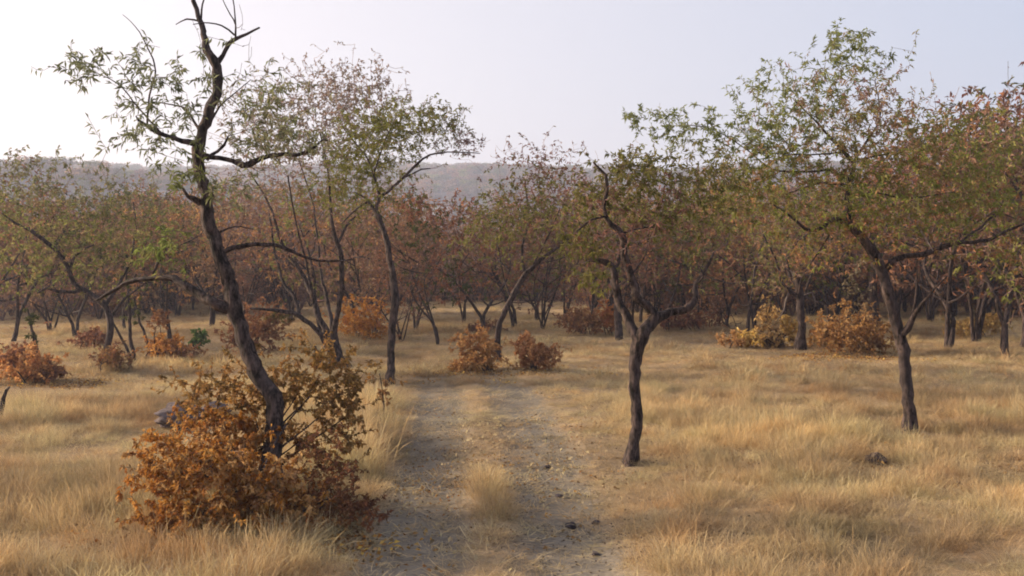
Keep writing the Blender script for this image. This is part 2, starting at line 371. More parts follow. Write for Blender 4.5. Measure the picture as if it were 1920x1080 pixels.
# ------------------------------------------------------------------ instanced stuff
def instancer(name, pts, rot, scale, idx, protos, label=None, cat=None):
    me = bpy.data.meshes.new(name); me.vertices.add(len(pts)); me.vertices.foreach_set("co", np.asarray(pts, np.float32).ravel())
    a = me.attributes.new("rot", 'FLOAT_VECTOR', 'POINT'); a.data.foreach_set("vector", np.asarray(rot, np.float32).ravel())
    a = me.attributes.new("scl", 'FLOAT_VECTOR', 'POINT'); a.data.foreach_set("vector", np.asarray(scale, np.float32).ravel())
    a = me.attributes.new("idx", 'INT', 'POINT'); a.data.foreach_set("value", np.asarray(idx, np.int32))
    o = link(name, me)
    c = bpy.data.collections.new(name + "_kinds")
    for k, p in enumerate(protos):
        po = bpy.data.objects.new("%s_kind_%02d" % (name, k), p); c.objects.link(po)
    ng = bpy.data.node_groups.new(name, 'GeometryNodeTree')
    ng.interface.new_socket("Geometry", in_out='INPUT', socket_type='NodeSocketGeometry'); ng.interface.new_socket("Geometry", in_out='OUTPUT', socket_type='NodeSocketGeometry')
    gi = ng.nodes.new("NodeGroupInput"); go = ng.nodes.new("NodeGroupOutput"); ip = ng.nodes.new("GeometryNodeInstanceOnPoints"); ci = ng.nodes.new("GeometryNodeCollectionInfo")
    ci.inputs[0].default_value = c; ci.inputs[1].default_value = True; ci.inputs[2].default_value = True
    def na(nm, ty):
        q = ng.nodes.new("GeometryNodeInputNamedAttribute"); q.data_type = ty; q.inputs[0].default_value = nm; return q.outputs[0]
    er = ng.nodes.new("FunctionNodeEulerToRotation"); L = ng.links.new
    L(na("rot", 'FLOAT_VECTOR'), er.inputs[0]); L(er.outputs[0], ip.inputs["Rotation"]); L(na("scl", 'FLOAT_VECTOR'), ip.inputs["Scale"]); L(na("idx", 'INT'), ip.inputs["Instance Index"])
    ip.inputs["Pick Instance"].default_value = True
    L(gi.outputs[0], ip.inputs["Points"]); L(ci.outputs[0], ip.inputs["Instance"]); L(ip.outputs[0], go.inputs[0])
    md = o.modifiers.new("scatter", 'NODES'); md.node_group = ng
    tag(o, label, cat, kind="stuff"); return o

STRAW = np.array([(.60, .48, .28), (.55, .43, .24), (.70, .58, .36), (.45, .37, .25), (.56, .41, .22)])
def tuft(seed, n, L, spread, lean, w, flat=0.0, head=0.3, wild=.12):
    g = np.random.default_rng(seed); m = 5
    a = g.uniform(0, 6.283, n); rr = spread * np.sqrt(g.random(n)); b = np.stack([np.cos(a) * rr, np.sin(a) * rr, np.zeros(n) - 0.02], 1)
    az = a + g.normal(size=n) * 0.9; ln = L * g.uniform(0.45, 1.15, n) ; k = lean * g.uniform(0.2, 1.6, n)
    u = np.linspace(0, 1, m); dirx = np.stack([np.cos(az), np.sin(az)], 1); wind = np.array([0.18, -0.02])
    ang0 = flat + wild * np.abs(g.normal(size=n)); 
    th = ang0[:, None] + k[:, None] * u[None] ** 1.3; ds = ln[:, None] / (m - 1)
    hx = np.concatenate([np.zeros((n, 1)), np.cumsum(np.sin(np.minimum(th, 2.0))[:, :-1] * ds, 1)], 1); hz = np.concatenate([np.zeros((n, 1)), np.cumsum(np.cos(np.minimum(th, 1.9))[:, :-1] * ds, 1)], 1)
    P = np.zeros((n, m, 3)); P[..., :2] = b[:, None, :2] + hx[..., None] * dirx[:, None] + (u ** 2)[None, :, None] * wind * ln[:, None, None]; P[..., 2] = b[:, None, 2] + np.maximum(hz, 0.004 if flat else -1)
    side = np.stack([-np.sin(az + g.normal(size=n)), np.cos(az), np.zeros(n)], 1); side /= np.linalg.norm(side, axis=1)[:, None]
    prof = np.array([0.8, 1.0, 0.9, 0.7, 0.0]); hd = g.random(n) < head
    pw = np.where(hd[:, None], np.array([0.45, 0.45, 0.5, 1.5, 0.15])[None], prof[None]) * w * g.uniform(0.7, 1.3, n)[:, None]
    A = P - side[:, None] * pw[..., None]; B = P + side[:, None] * pw[..., None]; V = np.stack([A, B], 2).reshape(-1, 3)
    i = (np.arange(n)[:, None] * m + np.arange(m - 1)[None]) * 2; Q = np.stack([i, i + 1, i + 3, i + 2], -1).reshape(-1, 4)
    c = STRAW[g.integers(0, len(STRAW), n)] * g.uniform(0.8, 1.15, (n, 1))
    C = np.repeat(c, m * 2, 0)
    me = make_mesh("tuft", V, [Q], [M_grass], C); return me
TUFTS = [tuft(100 + k, 110, .36, .20, 1.1, .0016, head=.35, wild=.3) for k in range(4)] + \
        [tuft(110 + k, 80, .32, .24, 1.3, .0021, flat=.25, head=.1, wild=.5) for k in range(3)] + \
        [tuft(120 + k, 40, .22, .30, .5, .0026, flat=1.35, head=0) for k in range(3)] + \
        [tuft(130 + k, 60, .42, .24, 1.0, .0055, head=.4, wild=.4) for k in range(3)] + \
        [tuft(140 + k, 9, .62, .3, .5, .0017, head=1.0, wild=.25) for k in range(2)]

# tracts of grass
pts, rot, scl, idx = [], [], [], []
def scatter_grass():
    g = np.random.default_rng(5)
    n = 120000; d = 4.2 + (72 - 4.2) * g.random(n) ** 1.0; half = 0.64 * d + 1.5
    x = g.uniform(-1, 1, n) * half
    dens = 62 * np.minimum(1, (13 / d)) * (1 + 0 * d)          # wanted per square metre
    have = n / (72 - 4.2) / (2 * half); keep = g.random(n) < dens / have
    return x, d, keep, dens / have
g = np.random.default_rng(5)
for d0, d1 in [(4.2, 8), (8, 12), (12, 18), (18, 28), (28, 45), (45, 75)]:
    dm = (d0 + d1) / 2; area = (0.66 * dm + 1.5) * 2 * (d1 - d0); rho = 80 * min(1, 14 / dm) ** 1.15; n = int(area * rho)
    y = g.uniform(d0, d1, n); x = g.uniform(-1, 1, n) * (0.66 * dm + 1.5)
    rd = rutd(x, y); xl = np.interp(y, LY, LX); xr = np.interp(y, LY, RX)
    med = (x > xl) & (x < xr)
    medtuft = np.exp(-((x + .27) / .27) ** 2 - ((y - 10.4) / 1.25) ** 2) + .8 * np.exp(-((x + .2) / .3) ** 2 - ((y - 6.9) / .9) ** 2)
    wide = np.exp(-((x - .95) / .8) ** 2) * sstep(24, 17, y) * sstep(7.5, 12, y)
    patch = snoise(x, y, 6, 21); fine = snoise(x, y, 1.6, 22)
    h = (0.60 + 0.14 * patch + 0.15 * fine + .08 * snoise(x, y, .7, 23)) * (1 - .35 * sstep(15, 24, y)) * (1 - .22 * sstep(13, 8, y) * sstep(.5, 1.5, x))
    left = sstep(xl - .35, xl - .9, x); h = h + 0.35 * left * sstep(20, 13, y) * np.exp(-((x - xl + 1.1) / 1.3) ** 2)
    h = np.where(med & (y < 18), 0.25 + 1.0 * medtuft, h); h = h * (1 - 0.5 * wide); h = h * (1 - .35 * np.exp(-((x - 1.5) / .8) ** 2 - ((y - 12) / 1.0) ** 2))
    rd = rd + 3 * sstep(18.5, 25, y)
    for cpx, cpy, rx_, ry_, am in [(365, 810, 1.1, 1.5, .75), (905, 705, .9, 1.2, .6), (1000, 703, .9, 1.2, .6), (1185, 875, .35, .5, .5), (1703, 820, .5, .7, .4), (732, 724, .5, .8, .5), (1640, 880, .4, .6, .6), (635, 700, .8, 1, .4), (450, 1010, 1.0, .5, .35), (1600, 675, 2, 1.5, .4), (60, 725, 2, 1.5, .4), (1450, 662, 1.5, 1.5, .4)]:
        dc = H * F / (cpy - HOR); h = h * (1 - am * np.exp(-((x - (cpx - 960) / F * dc) / rx_) ** 2 - ((y - dc) / ry_) ** 2))
    h = h * (0.45 + 0.55 * sstep(0.9, 2.3, rd))
    p = sstep(0.75, 1.25, rd); p = np.where(med & (y < 20), p * (0.62 + .3 * snoise(x, y, .9, 24) + medtuft), p); p = p * (1 - .15 * wide) * (0.62 + .38 * sstep(-1.0, .2, fine))
    bare = g.random(n) > p
    # straw lying on the track and the thin places
    lay = bare & (g.random(n) < np.where(rd < .8, .28, 1.0))
    big = (y > 20)
    kind = np.where(h < .55, g.integers(4, 7, n), np.where(big, g.integers(10, 13, n), g.integers(0, 4, n)))
    kind = np.where((g.random(n) < .25) & (h < .8), g.integers(4, 7, n), kind); kind = np.where(lay | (g.random(n) < .3), g.integers(7, 10, n), kind); kind = np.where((g.random(n) < .05) & (kind < 4), g.integers(13, 15, n), kind)
    use = (~bare) | lay
    s = np.where(lay, g.uniform(.5, 1.1, n), np.clip(h, .22, 1.7) * g.uniform(.55, 1.35, n)); wd = s * np.where(big, 1.25, 1.0) * np.where(s < .6, 1.35, 1)
    z = ground(x, y)
    x, y, z, s, wd, kind = [q[use] for q in (x, y, z, s, wd, kind)]; m = len(x)
    pts.append(np.stack([x, y, z], 1)); rot.append(np.stack([g.normal(size=m) * .16, g.normal(size=m) * .16, g.uniform(0, 6.28, m)], 1)); scl.append(np.stack([wd, wd, s], 1)); idx.append(kind)
pts = np.vstack(pts); rot = np.vstack(rot); scl = np.vstack(scl); idx = np.concatenate(idx)
print("grass tufts", len(pts))
instancer("grass", pts, rot, scl, idx, TUFTS, "knee-high dry straw-coloured grass covering the clearing", "grass")

# dead leaves and dung-dark crumbs lying on the track and under the bushes
def litter(seed, n, size, cols, name="l"):
    g = np.random.default_rng(seed); geo = Geo(); P = np.stack([g.uniform(-.35, .35, n), g.uniform(-.35, .35, n), g.uniform(.005, .03, n)], 1)
    D = g.normal(size=(n, 3)); D[:, 2] *= .25; geo.leaves(P, D, size * g.uniform(.6, 1.3, n), size * .55, np.array(cols)[g.integers(0, len(cols), n)], 0, seed=seed)
    return geo.mesh(name, [M_leaf])
LIT = [litter(1, 16, .045, DRYBROWN), litter(2, 34, .05, ORANGE + DRYBROWN), litter(3, 12, .03, [(.07, .05, .04), (.12, .09, .07)]), litter(4, 16, .05, [(.45, .36, .22), (.36, .28, .18)])]
g = np.random.default_rng(9); P_ = []; I_ = []
for (px, py, sx, sy, n, ks) in [(1000, 850, 2.2, 4.0, 170, [2, 0, 3, 3]), (820, 920, 1.2, 2.5, 80, [2, 3, 0]), (480, 1020, 1.1, .8, 160, [1, 0]), (900, 700, 2.5, 1.2, 110, [1, 1, 0]), (1560, 670, 3.2, 1.2, 130, [1]), (1650, 860, 2.5, 1.6, 240, [2, 0]), (1250, 1010, 1.5, .8, 70, [2]), (60, 720, 2.2, .8, 60, [1])]:
    b = onground(px, py); x = b[0] + g.normal(size=n) * sx * .5; y = b[1] + g.normal(size=n) * sy * .5; P_.append(np.stack([x, y, ground(x, y)], 1)); I_.append(np.array(ks)[g.integers(0, len(ks), n)])
P_ = np.vstack(P_); I_ = np.concatenate(I_); m = len(P_)
instancer("fallen_leaves", P_, np.stack([np.zeros(m), np.zeros(m), g.uniform(0, 6, m)], 1), np.repeat(g.uniform(.7, 1.3, (m, 1)), 3, 1), I_, LIT, "dry brown leaves and crumbs scattered over the track", "fallen leaves")

# ------------------------------------------------------------------ trees drawn from the photograph
def px3(px, py, d): return np.array([(px - 960) / F * d, d, H - (py - HOR) / F * d])

def photo_tree(name, label, base_px, limbs, zones, twig, pals, leaf, seed, cat="tree", group=None, dead=(), seg=.16, curl=.25, r0=.004, k=.0055, rtip=.0022, sides=10, wscale=1.0):
    """limbs: (list of (px,py,width_px), depth slope[, depth at base]); zones: (cx,cy,rx,ry,n,pid,depth offset,depth radius[,clump])"""
    b = onground(*base_px); D = b[1]; root = bpy.data.objects.new(name, None); col.objects.link(root); root.location = b; root.empty_display_size = .3
    tag(root, label, cat, group); T = Tree(seed); allpx = np.zeros((0, 3))
    for li, (pl, slope) in enumerate(limbs):
        pl = np.array(pl, float); px = pl[:, :2]; cum = np.concatenate([[0], np.cumsum(np.linalg.norm(np.diff(px, axis=0), axis=1))]) / F * D
        if li == 0: dd = np.zeros(len(pl)) + slope * cum
        else:
            j = np.argmin(((allpx[:, :2] - px[0]) ** 2).sum(1)); dd = allpx[j, 2] + slope * cum
        W = []; rr = []
        for (x, y, w), q in zip(pl, dd): W.append(px3(x, y, D + q) - b); rr.append(wscale * w / 2 / F * D * (1.0 if li == 0 or w > 12 else .82))
        if li == 0: W[0][2] = -0.06; rr[0] *= 1.45
        A = catmull(np.column_stack([px, dd]), 12); allpx = np.vstack([allpx, A])
        T.limb(W, rr, step=max(.05, 0.006 * D), wob=.012 if li == 0 else .025)
    for li, (P, r) in enumerate(T.limbs):
        gq = Geo(); sd_ = sides if r[0] > .03 else 6
        gq.tube(P, r, sd_, (1, 1, 1), rough=.30 if r[0] > .03 else .2, seed=seed + li)
        mt = M_pale if li in dead else M_bark
        link("trunk" if li == 0 else "limb", gq.mesh("trunk" if li == 0 else "limb", [mt]), root)
    g = T.g; tg = []; pid = []
    for z in zones:
        cx, cy, rx, ry, n, p, do, dr = z[:8]; cl = z[8] if len(z) > 8 else 4
        q = blob(g, n, (cx, cy, do), (rx, ry, dr), cl)
        tg.append(np.array([px3(a, b_, D + c) - b for a, b_, c in q])); pid += [p] * len(q)
    if tg:
        tg = np.vstack(tg); pid = np.array(pid); ok = tg[:, 2] > .12; T.grow(tg[ok], seg=seg, curl=curl, r0=r0, k=k, rtip=rtip, pid=pid[ok])
        geo = Geo(); T.build_twigs(geo, twig)
        T.build_leaves(geo, pals, **leaf)
        link("crown", geo.mesh("crown", [M_twig, M_leaf], False), root)
    return root

# 1 the near tree on the left, leaning out of the big rust bush
photo_tree("leaning_tree", "tall dark leaning tree rising out of the big orange bush, with bare tips", (514, 960), [
    ([(512, 965, 40), (512, 860, 35), (516, 800, 33), (512, 745, 33), (488, 712, 34), (465, 660, 29), (447, 600, 31), (434, 540, 28), (416, 480, 27), (398, 430, 26), (384, 385, 27), (376, 330, 22), (373, 290, 23), (381, 240, 20), (396, 190, 19), (406, 150, 20), (402, 115, 19), (386, 85, 14), (375, 50, 12), (365, 15, 9), (356, -25, 7)], .12),
    ([(436, 584, 21), (402, 566, 20), (362, 545, 17), (322, 527, 13), (282, 522, 11), (240, 530, 10), (206, 548, 8), (180, 562, 5)], .35),
    ([(386, 388, 14), (372, 378, 13), (352, 368, 9), (343, 352, 5)], -.4),
    ([(374, 292, 15), (364, 272, 14), (330, 262, 11), (292, 245, 10), (262, 225, 7), (255, 218, 3)], -.35),
    ([(276, 235, 5), (284, 170, 4.5), (289, 122, 4), (268, 72, 3), (246, 42, 2), (230, 28, 1.5)], .2),
    ([(300, 248, 5), (262, 205, 4), (225, 160, 3), (180, 135, 2)], .3),
    ([(376, 250, 8), (360, 222, 6), (344, 202, 5), (300, 192, 3)], .5),
    ([(376, 300, 14), (400, 297, 12), (432, 301, 12), (466, 312, 13), (492, 298, 11), (530, 288, 9), (562, 290, 9), (590, 277, 7), (606, 262, 4), (615, 264, 2)], -.2),
    ([(388, 300, 9), (405, 285, 8), (418, 272, 8), (426, 256, 4)], .5),
    ([(404, 122, 13), (416, 108, 11), (430, 82, 11), (452, 70, 9), (486, 52, 5)], .3),
    ([(442, 74, 6), (441, 40, 4), (437, 0, 3), (434, -30, 2)], -.3),
    ([(440, 66, 5), (416, 48, 4), (382, 43, 3), (362, 46, 2)], -.2),
    ([(441, 45, 4), (428, 20, 3), (416, -6, 2)], .3),
    ([(378, 60, 6), (380, 30, 5), (384, -10, 3)], .5),
    ([(374, 40, 5), (350, 36, 4), (330, 46, 2)], .2),
    ([(418, 474, 12), (450, 459, 12), (500, 458, 10), (545, 470, 8), (580, 485, 6), (620, 490, 5), (662, 486, 3)], .25),
    ([(404, 440, 6), (440, 425, 4), (475, 430, 2)], .3), ([(392, 235, 7), (412, 200, 5), (440, 175, 3), (470, 150, 2)], .5),
    ([(290, 522, 7), (296, 490, 8), (306, 478, 5), (312, 462, 3)], .1)],
    [(205, 130, 100, 52, 55, 0, 0, .5, 1), (330, 160, 75, 85, 62, 0, 0, .5, 1), (280, 240, 95, 60, 62, 0, .2, .6, 1), (145, 110, 35, 20, 10, 0, -.1, .2, 1), (345, 320, 45, 40, 40, 1, 0, .35), (500, 160, 60, 40, 40, 2, .2, .4, 2),
     (500, 240, 95, 75, 150, 2, .4, .6, 2), (300, 465, 60, 34, 50, 4, .3, .4), (440, 360, 55, 50, 40, 2, .4, .5), (560, 260, 55, 50, 40, 2, .2, .4), (460, 60, 30, 40, 10, 3, 0, .3)],
    (.10, .075, .07), [([(.17, .18, .10), (.22, .22, .13), (.13, .14, .075)], 1.1), ([(.18, .19, .07), (.15, .16, .06)], 1.0), ([(.24, .24, .12), (.28, .23, .16), (.18, .19, .09)], .8), (PINK, 0.0), ([(.15, .19, .05), (.19, .21, .06), (.20, .16, .08)], 1.1)],
    dict(per_m=11, L=.08, W=.019, droop=.3, pin=.6, start=.1), 11, dead=())

# 2 centre tree
photo_tree("forked_tree", "crooked dark forked tree with a bare hooked tip, alone right of the track", (1185, 868), [
    ([(1184, 872, 30), (1190, 830, 27), (1195, 790, 28), (1193, 740, 25), (1189, 700, 27), (1193, 655, 31), (1206, 622, 32), (1215, 610, 24)], .0),
    ([(1206, 618, 26), (1222, 598, 24), (1242, 589, 20), (1278, 580, 16), (1300, 560, 15), (1305, 528, 12), (1325, 500, 9), (1338, 473, 6)], .35),
    ([(1218, 612, 22), (1226, 592, 20), (1208, 560, 18), (1182, 520, 16), (1167, 480, 15), (1164, 440, 14), (1140, 410, 12), (1132, 388, 10), (1138, 352, 9), (1135, 330, 8), (1112, 304, 4)], -.15),
    ([(1198, 648, 22), (1172, 602, 19), (1156, 560, 16), (1148, 512, 15), (1136, 490, 13), (1110, 487, 9), (1086, 484, 5)], .3),
    ([(1164, 440, 8), (1190, 430, 5), (1230, 425, 3)], .5), ([(1138, 405, 7), (1110, 412, 6), (1075, 440, 4)], -.4),
    ([(1165, 470, 4), (1190, 455, 2.5), (1245, 440, 2), (1290, 455, 1.2)], -.2), ([(1158, 478, 4), (1128, 455, 3), (1100, 418, 1.5)], -.2),
    ([(1305, 535, 6), (1318, 520, 5), (1312, 500, 3)], -.4), ([(1180, 518, 5), (1210, 480, 4), (1216, 430, 3)], .3), ([(1200, 640, 9), (1188, 600, 7), (1190, 560, 4), (1196, 520, 3)], .3)],
    [(1190, 420, 120, 95, 340, 0, .3, .8), (1265, 370, 125, 95, 380, 1, .6, .8), (1120, 390, 85, 75, 200, 1, .4, .7), (1190, 340, 70, 50, 120, 1, .1, .6), (1110, 540, 20, 26, 16, 2, -.2, .2), (1220, 310, 75, 40, 60, 1, .5, .5), (1100, 480, 50, 50, 60, 1, .2, .5), (1180, 330, 40, 40, 30, 1, .2, .4), (1320, 330, 110, 70, 80, 1, .7, .6)],
    (.15, .105, .10), [([(.20, .13, .10), (.28, .15, .10)], .35), (OLIVE + YGREEN, .8), (YGREEN, 1.6)],
    dict(per_m=13, L=.075, W=.024), 12, wscale=.88, dead=(6, 7))

# 3 right tree
photo_tree("spreading_tree", "broad feathery green and pinkish tree with a dark trunk and long right limb", (1703, 815), [
    ([(1704, 820, 34), (1704, 780, 29), (1700, 740, 28), (1694, 690, 27), (1690, 645, 29), (1682, 610, 27), (1672, 575, 27), (1656, 520, 26), (1642, 482, 25), (1622, 458, 21), (1605, 440, 19), (1590, 418, 17)], .0),
    ([(1690, 640, 18), (1708, 608, 14), (1722, 580, 10), (1738, 556, 7), (1775, 520, 3)], -.5),
    ([(1700, 625, 8), (1716, 560, 6), (1720, 485, 5)], .2),
    ([(1658, 525, 15), (1668, 500, 14), (1690, 483, 13), (1722, 477, 13), (1768, 462, 13), (1812, 455, 12), (1850, 448, 11), (1886, 430, 8), (1930, 415, 5)], -.1),
    ([(1800, 455, 8), (1840, 424, 7), (1872, 402, 6), (1905, 410, 3)], .3),
    ([(1592, 420, 17), (1590, 385, 14), (1592, 345, 12), (1600, 305, 12), (1583, 283, 11), (1550, 250, 7), (1520, 218, 5), (1488, 186, 3)], .1),
    ([(1600, 306, 9), (1612, 285, 8), (1628, 262, 6), (1650, 220, 4), (1640, 150, 3)], .3),
    ([(1590, 420, 13), (1562, 412, 12), (1538, 426, 11), (1515, 432, 9), (1490, 412, 7), (1450, 384, 4)], -.4),
    ([(1592, 350, 10), (1560, 345, 8), (1530, 345, 6), (1480, 362, 4)], .5),
    ([(1585, 285, 6), (1540, 290, 5), (1470, 288, 4), (1420, 286, 3)], -.3),
    ([(1555, 440, 6), (1530, 480, 5), (1505, 520, 4), (1495, 560, 3)], .5),
    ([(1560, 320, 8), (1520, 322, 7), (1450, 318, 5), (1400, 280, 4), (1330, 240, 3), (1240, 235, 2)], .2),
    ([(1605, 300, 6), (1660, 290, 5), (1740, 260, 3)], .4), ([(1650, 360, 5), (1690, 395, 5), (1720, 425, 4), (1750, 470, 3)], -.6), ([(1600, 370, 8), (1640, 362, 6), (1700, 372, 5), (1790, 360, 3)], -.2)],
    [(1600, 105, 70, 50, 110, 1, 0, .6), (1500, 180, 110, 70, 210, 1, 0, .9), (1590, 220, 120, 90, 420, 0, 0, 1.1), (1420, 260, 120, 60, 200, 1, .1, .8), (1270, 240, 90, 38, 90, 1, .2, .5),
     (1500, 330, 150, 80, 420, 2, 0, 1.2), (1700, 270, 110, 80, 300, 2, .2, 1.1), (1700, 380, 150, 70, 420, 2, -.1, 1.2), (1840, 360, 120, 80, 330, 2, 0, 1.1), (1560, 440, 110, 60, 200, 3, .2, .9), (1400, 380, 90, 70, 130, 2, .2, .8), (1870, 470, 70, 40, 70, 3, 0, .7), (1200, 220, 22, 16, 14, 1, .2, .2)],
    (.17, .12, .11), [([(.34, .20, .16), (.32, .22, .13), (.20, .20, .06)], .7), ([(.20, .23, .07), (.26, .27, .12), (.15, .17, .06)], 1.1), ([(.21, .24, .05), (.17, .20, .045), (.34, .18, .10), (.24, .22, .08)], .95), ([(.20, .22, .045), (.32, .16, .08)], .6)],
    dict(per_m=16, L=.075, W=.022, start=.2), 13, wscale=.76, dead=(13,))

# 4 the slim pale-edged tree left of the track
photo_tree("slender_tree", "slim straight tree with olive crown at the left edge of the track", (732, 720), [
    ([(731, 722, 17), (734, 680, 16), (736, 620, 16), (741, 570, 17), (739, 530, 16), (735, 500, 14), (726, 455, 12), (716, 425, 11), (706, 398, 11)], .0),
    ([(706, 400, 10), (694, 385, 9), (686, 373, 6), (664, 360, 3)], .3),
    ([(706, 400, 9), (712, 365, 8), (702, 335, 6), (692, 300, 5), (665, 268, 4), (640, 235, 2)], .2),
    ([(712, 368, 8), (735, 352, 7), (760, 332, 7), (782, 308, 6), (806, 292, 5), (850, 285, 3), (900, 288, 2)], -.2),
    ([(760, 332, 5), (790, 318, 4), (806, 316, 3)], .5), ([(700, 330, 5), (720, 270, 4), (745, 215, 2)], -.4), ([(690, 378, 6), (665, 395, 5), (640, 420, 3)], .4)],
    [(740, 240, 95, 50, 460, 0, 0, 1.3), (690, 290, 80, 60, 300, 0, .2, 1.1), (820, 235, 50, 45, 110, 1, -.2, .9), (870, 270, 45, 26, 80, 2, -.2, .6), (650, 340, 50, 60, 110, 0, .3, .8), (720, 350, 90, 40, 110, 3, .2, .9)],
    TW_PINK, [([(.20, .215, .045), (.16, .175, .035), (.25, .23, .07)], 1.2), (OLIVE, .8), (PINK, .5), (YGREEN, .6)],
    dict(per_m=12, L=.085, W=.026, start=.2), 14, wscale=.86, r0=.005, rtip=.003)

# 5 the many-stemmed tree behind the leaning one
photo_tree("multi_stemmed_tree", "twiggy grey-pink tree with many stems, between the leaning tree and the slim tree", (635, 690), [
    ([(637, 694, 36), (632, 670, 28), (622, 645, 26), (616, 632, 18)], .0),
    ([(618, 642, 15), (592, 616, 12), (560, 592, 11), (520, 581, 9), (468, 578, 4)], -.3),
    ([(612, 630, 14), (595, 590, 12), (580, 545, 11), (562, 510, 9), (530, 455, 7), (505, 385, 5), (470, 325, 3)], .2),
    ([(560, 592, 9), (550, 555, 8), (528, 520, 7), (515, 470, 5), (505, 400, 4)], .4),
    ([(622, 640, 11), (622, 600, 9), (610, 550, 8), (600, 500, 6), (590, 400, 4), (560, 300, 3)], .4),
    ([(628, 645, 14), (632, 590, 12), (640, 530, 12), (640, 480, 11), (630, 440, 9), (620, 400, 6), (615, 320, 4), (600, 250, 3)], -.2),
    ([(634, 455, 7), (650, 425, 6), (672, 402, 4), (700, 392, 2)], .2), ([(590, 575, 7), (575, 500, 5), (555, 420, 4), (540, 330, 3)], -.3)],
    [(590, 235, 150, 95, 1300, 0, 0, 1.8, 3), (650, 175, 90, 55, 560, 0, 0, 1.2, 3), (500, 330, 80, 80, 240, 0, .2, 1.2), (640, 340, 90, 80, 220, 1, .1, 1.2), (540, 440, 100, 70, 160, 2, .2, 1.2), (500, 220, 70, 60, 200, 3, 0, 1)],
    TW_PINK, [([(.30, .21, .17), (.22, .19, .13)], .6), (OLIVE, .9), (RUST, .8), ([(.15, .15, .08)], .8)],
    dict(per_m=9, L=.09, W=.036), 15, r0=.007, k=.006, rtip=.0046)

# 6 tree between the two round bushes
photo_tree("curving_tree", "thin tree curving up to the right from between two rust bushes beyond the track", (932, 682), [
    ([(932, 685, 13), (934, 640, 11), (938, 605, 10), (952, 572, 10), (970, 540, 10), (986, 513, 9), (1010, 488, 7), (1040, 468, 5), (1065, 448, 3)], .0),
    ([(986, 513, 7), (978, 470, 6), (990, 410, 4), (985, 340, 3)], .2), ([(960, 560, 5), (945, 520, 4), (930, 450, 3)], .3), ([(1000, 498, 5), (1030, 440, 4), (1050, 390, 2)], -.3)],
    [(980, 400, 100, 70, 330, 0, 0, 1.3), (1020, 330, 80, 50, 200, 1, .1, 1.1), (1010, 285, 85, 28, 130, 2, .1, 1.0, 4), (1040, 430, 70, 50, 130, 1, 0, .9), (920, 440, 60, 50, 130, 3, .2, 1)],
    TW_PINK, [(OLIVE + YGREEN, 1.0), ([(.30, .14, .09), (.20, .13, .10), (.16, .15, .05)], .8), (PINK, .25), (YGREEN, 1.0)],
    dict(per_m=9, L=.10, W=.042), 16, r0=.006, k=.006, rtip=.0032)

# 7 tree on the left with kinked trunk
photo_tree("kinked_tree", "olive tree with kinked dark trunk and long left limb in the left field", (195, 695), [
    ([(195, 698, 22), (200, 665, 15), (207, 620, 13), (206, 590, 13), (192, 566, 13), (176, 555, 12)], .0),
    ([(178, 556, 12), (160, 546, 10), (138, 530, 10), (128, 500, 10), (110, 475, 10), (82, 452, 9), (55, 432, 8), (28, 418, 5), (5, 400, 3)], -.1),
    ([(132, 503, 7), (140, 480, 6), (158, 468, 5), (175, 460, 3)], .3), ([(150, 545, 8), (110, 548, 7), (90, 540, 6), (70, 550, 3)], -.5),
    ([(196, 575, 9), (215, 548, 8), (240, 500, 6), (255, 430, 4), (250, 380, 3)], .4), ([(205, 600, 6), (235, 560, 5), (285, 520, 3)], .3)],
    [(90, 420, 120, 70, 330, 0, 0, 1.6), (220, 430, 110, 70, 300, 0, .3, 1.5), (40, 340, 70, 40, 110, 1, 0, 1.2), (180, 350, 130, 40, 150, 1, .2, 1.2), (100, 500, 100, 40, 110, 0, 0, 1.2), (60, 300, 80, 22, 50, 1, 0, .7)],
    TW_BROWN, [(OLIVE + OLIVE + BROWN, .9), ([(.15, .15, .08), (.20, .17, .10)], .8)], dict(per_m=10, L=.10, W=.042), 17, r0=.006, k=.006, rtip=.0032)

# 8 leafless pale-barked tree right of centre
photo_tree("ragged_tree", "ragged grey tree with pale drooping dead sticks above the golden leafy bushes", (1503, 655), [
    ([(1504, 658, 17), (1503, 620, 15), (1500, 570, 15), (1496, 535, 13), (1490, 510, 10)], .0),
    ([(1498, 540, 10), (1482, 515, 8), (1478, 480, 7), (1500, 450, 5), (1530, 430, 4), (1560, 410, 2)], .3),
    ([(1500, 560, 9), (1470, 530, 7), (1455, 490, 5), (1430, 440, 3)], -.3), ([(1502, 570, 7), (1515, 530, 6), (1530, 490, 4), (1545, 430, 3)], .4),
    ([(1502, 560, 5), (1478, 548, 4), (1470, 580, 3), (1458, 600, 2)], -.1), ([(1503, 555, 4), (1522, 548, 3), (1530, 575, 2)], -.1)],
    [(1480, 450, 100, 70, 300, 0, 0, 1.4), (1530, 480, 80, 50, 130, 1, 0, 1.2), (1440, 520, 60, 40, 90, 0, 0, .9)],
    TW_PURP, [(OLIVE + BROWN, .8), (RUST, .8)], dict(per_m=9, L=.11, W=.045), 18, dead=(4, 5), r0=.006, k=.006, rtip=.0032)

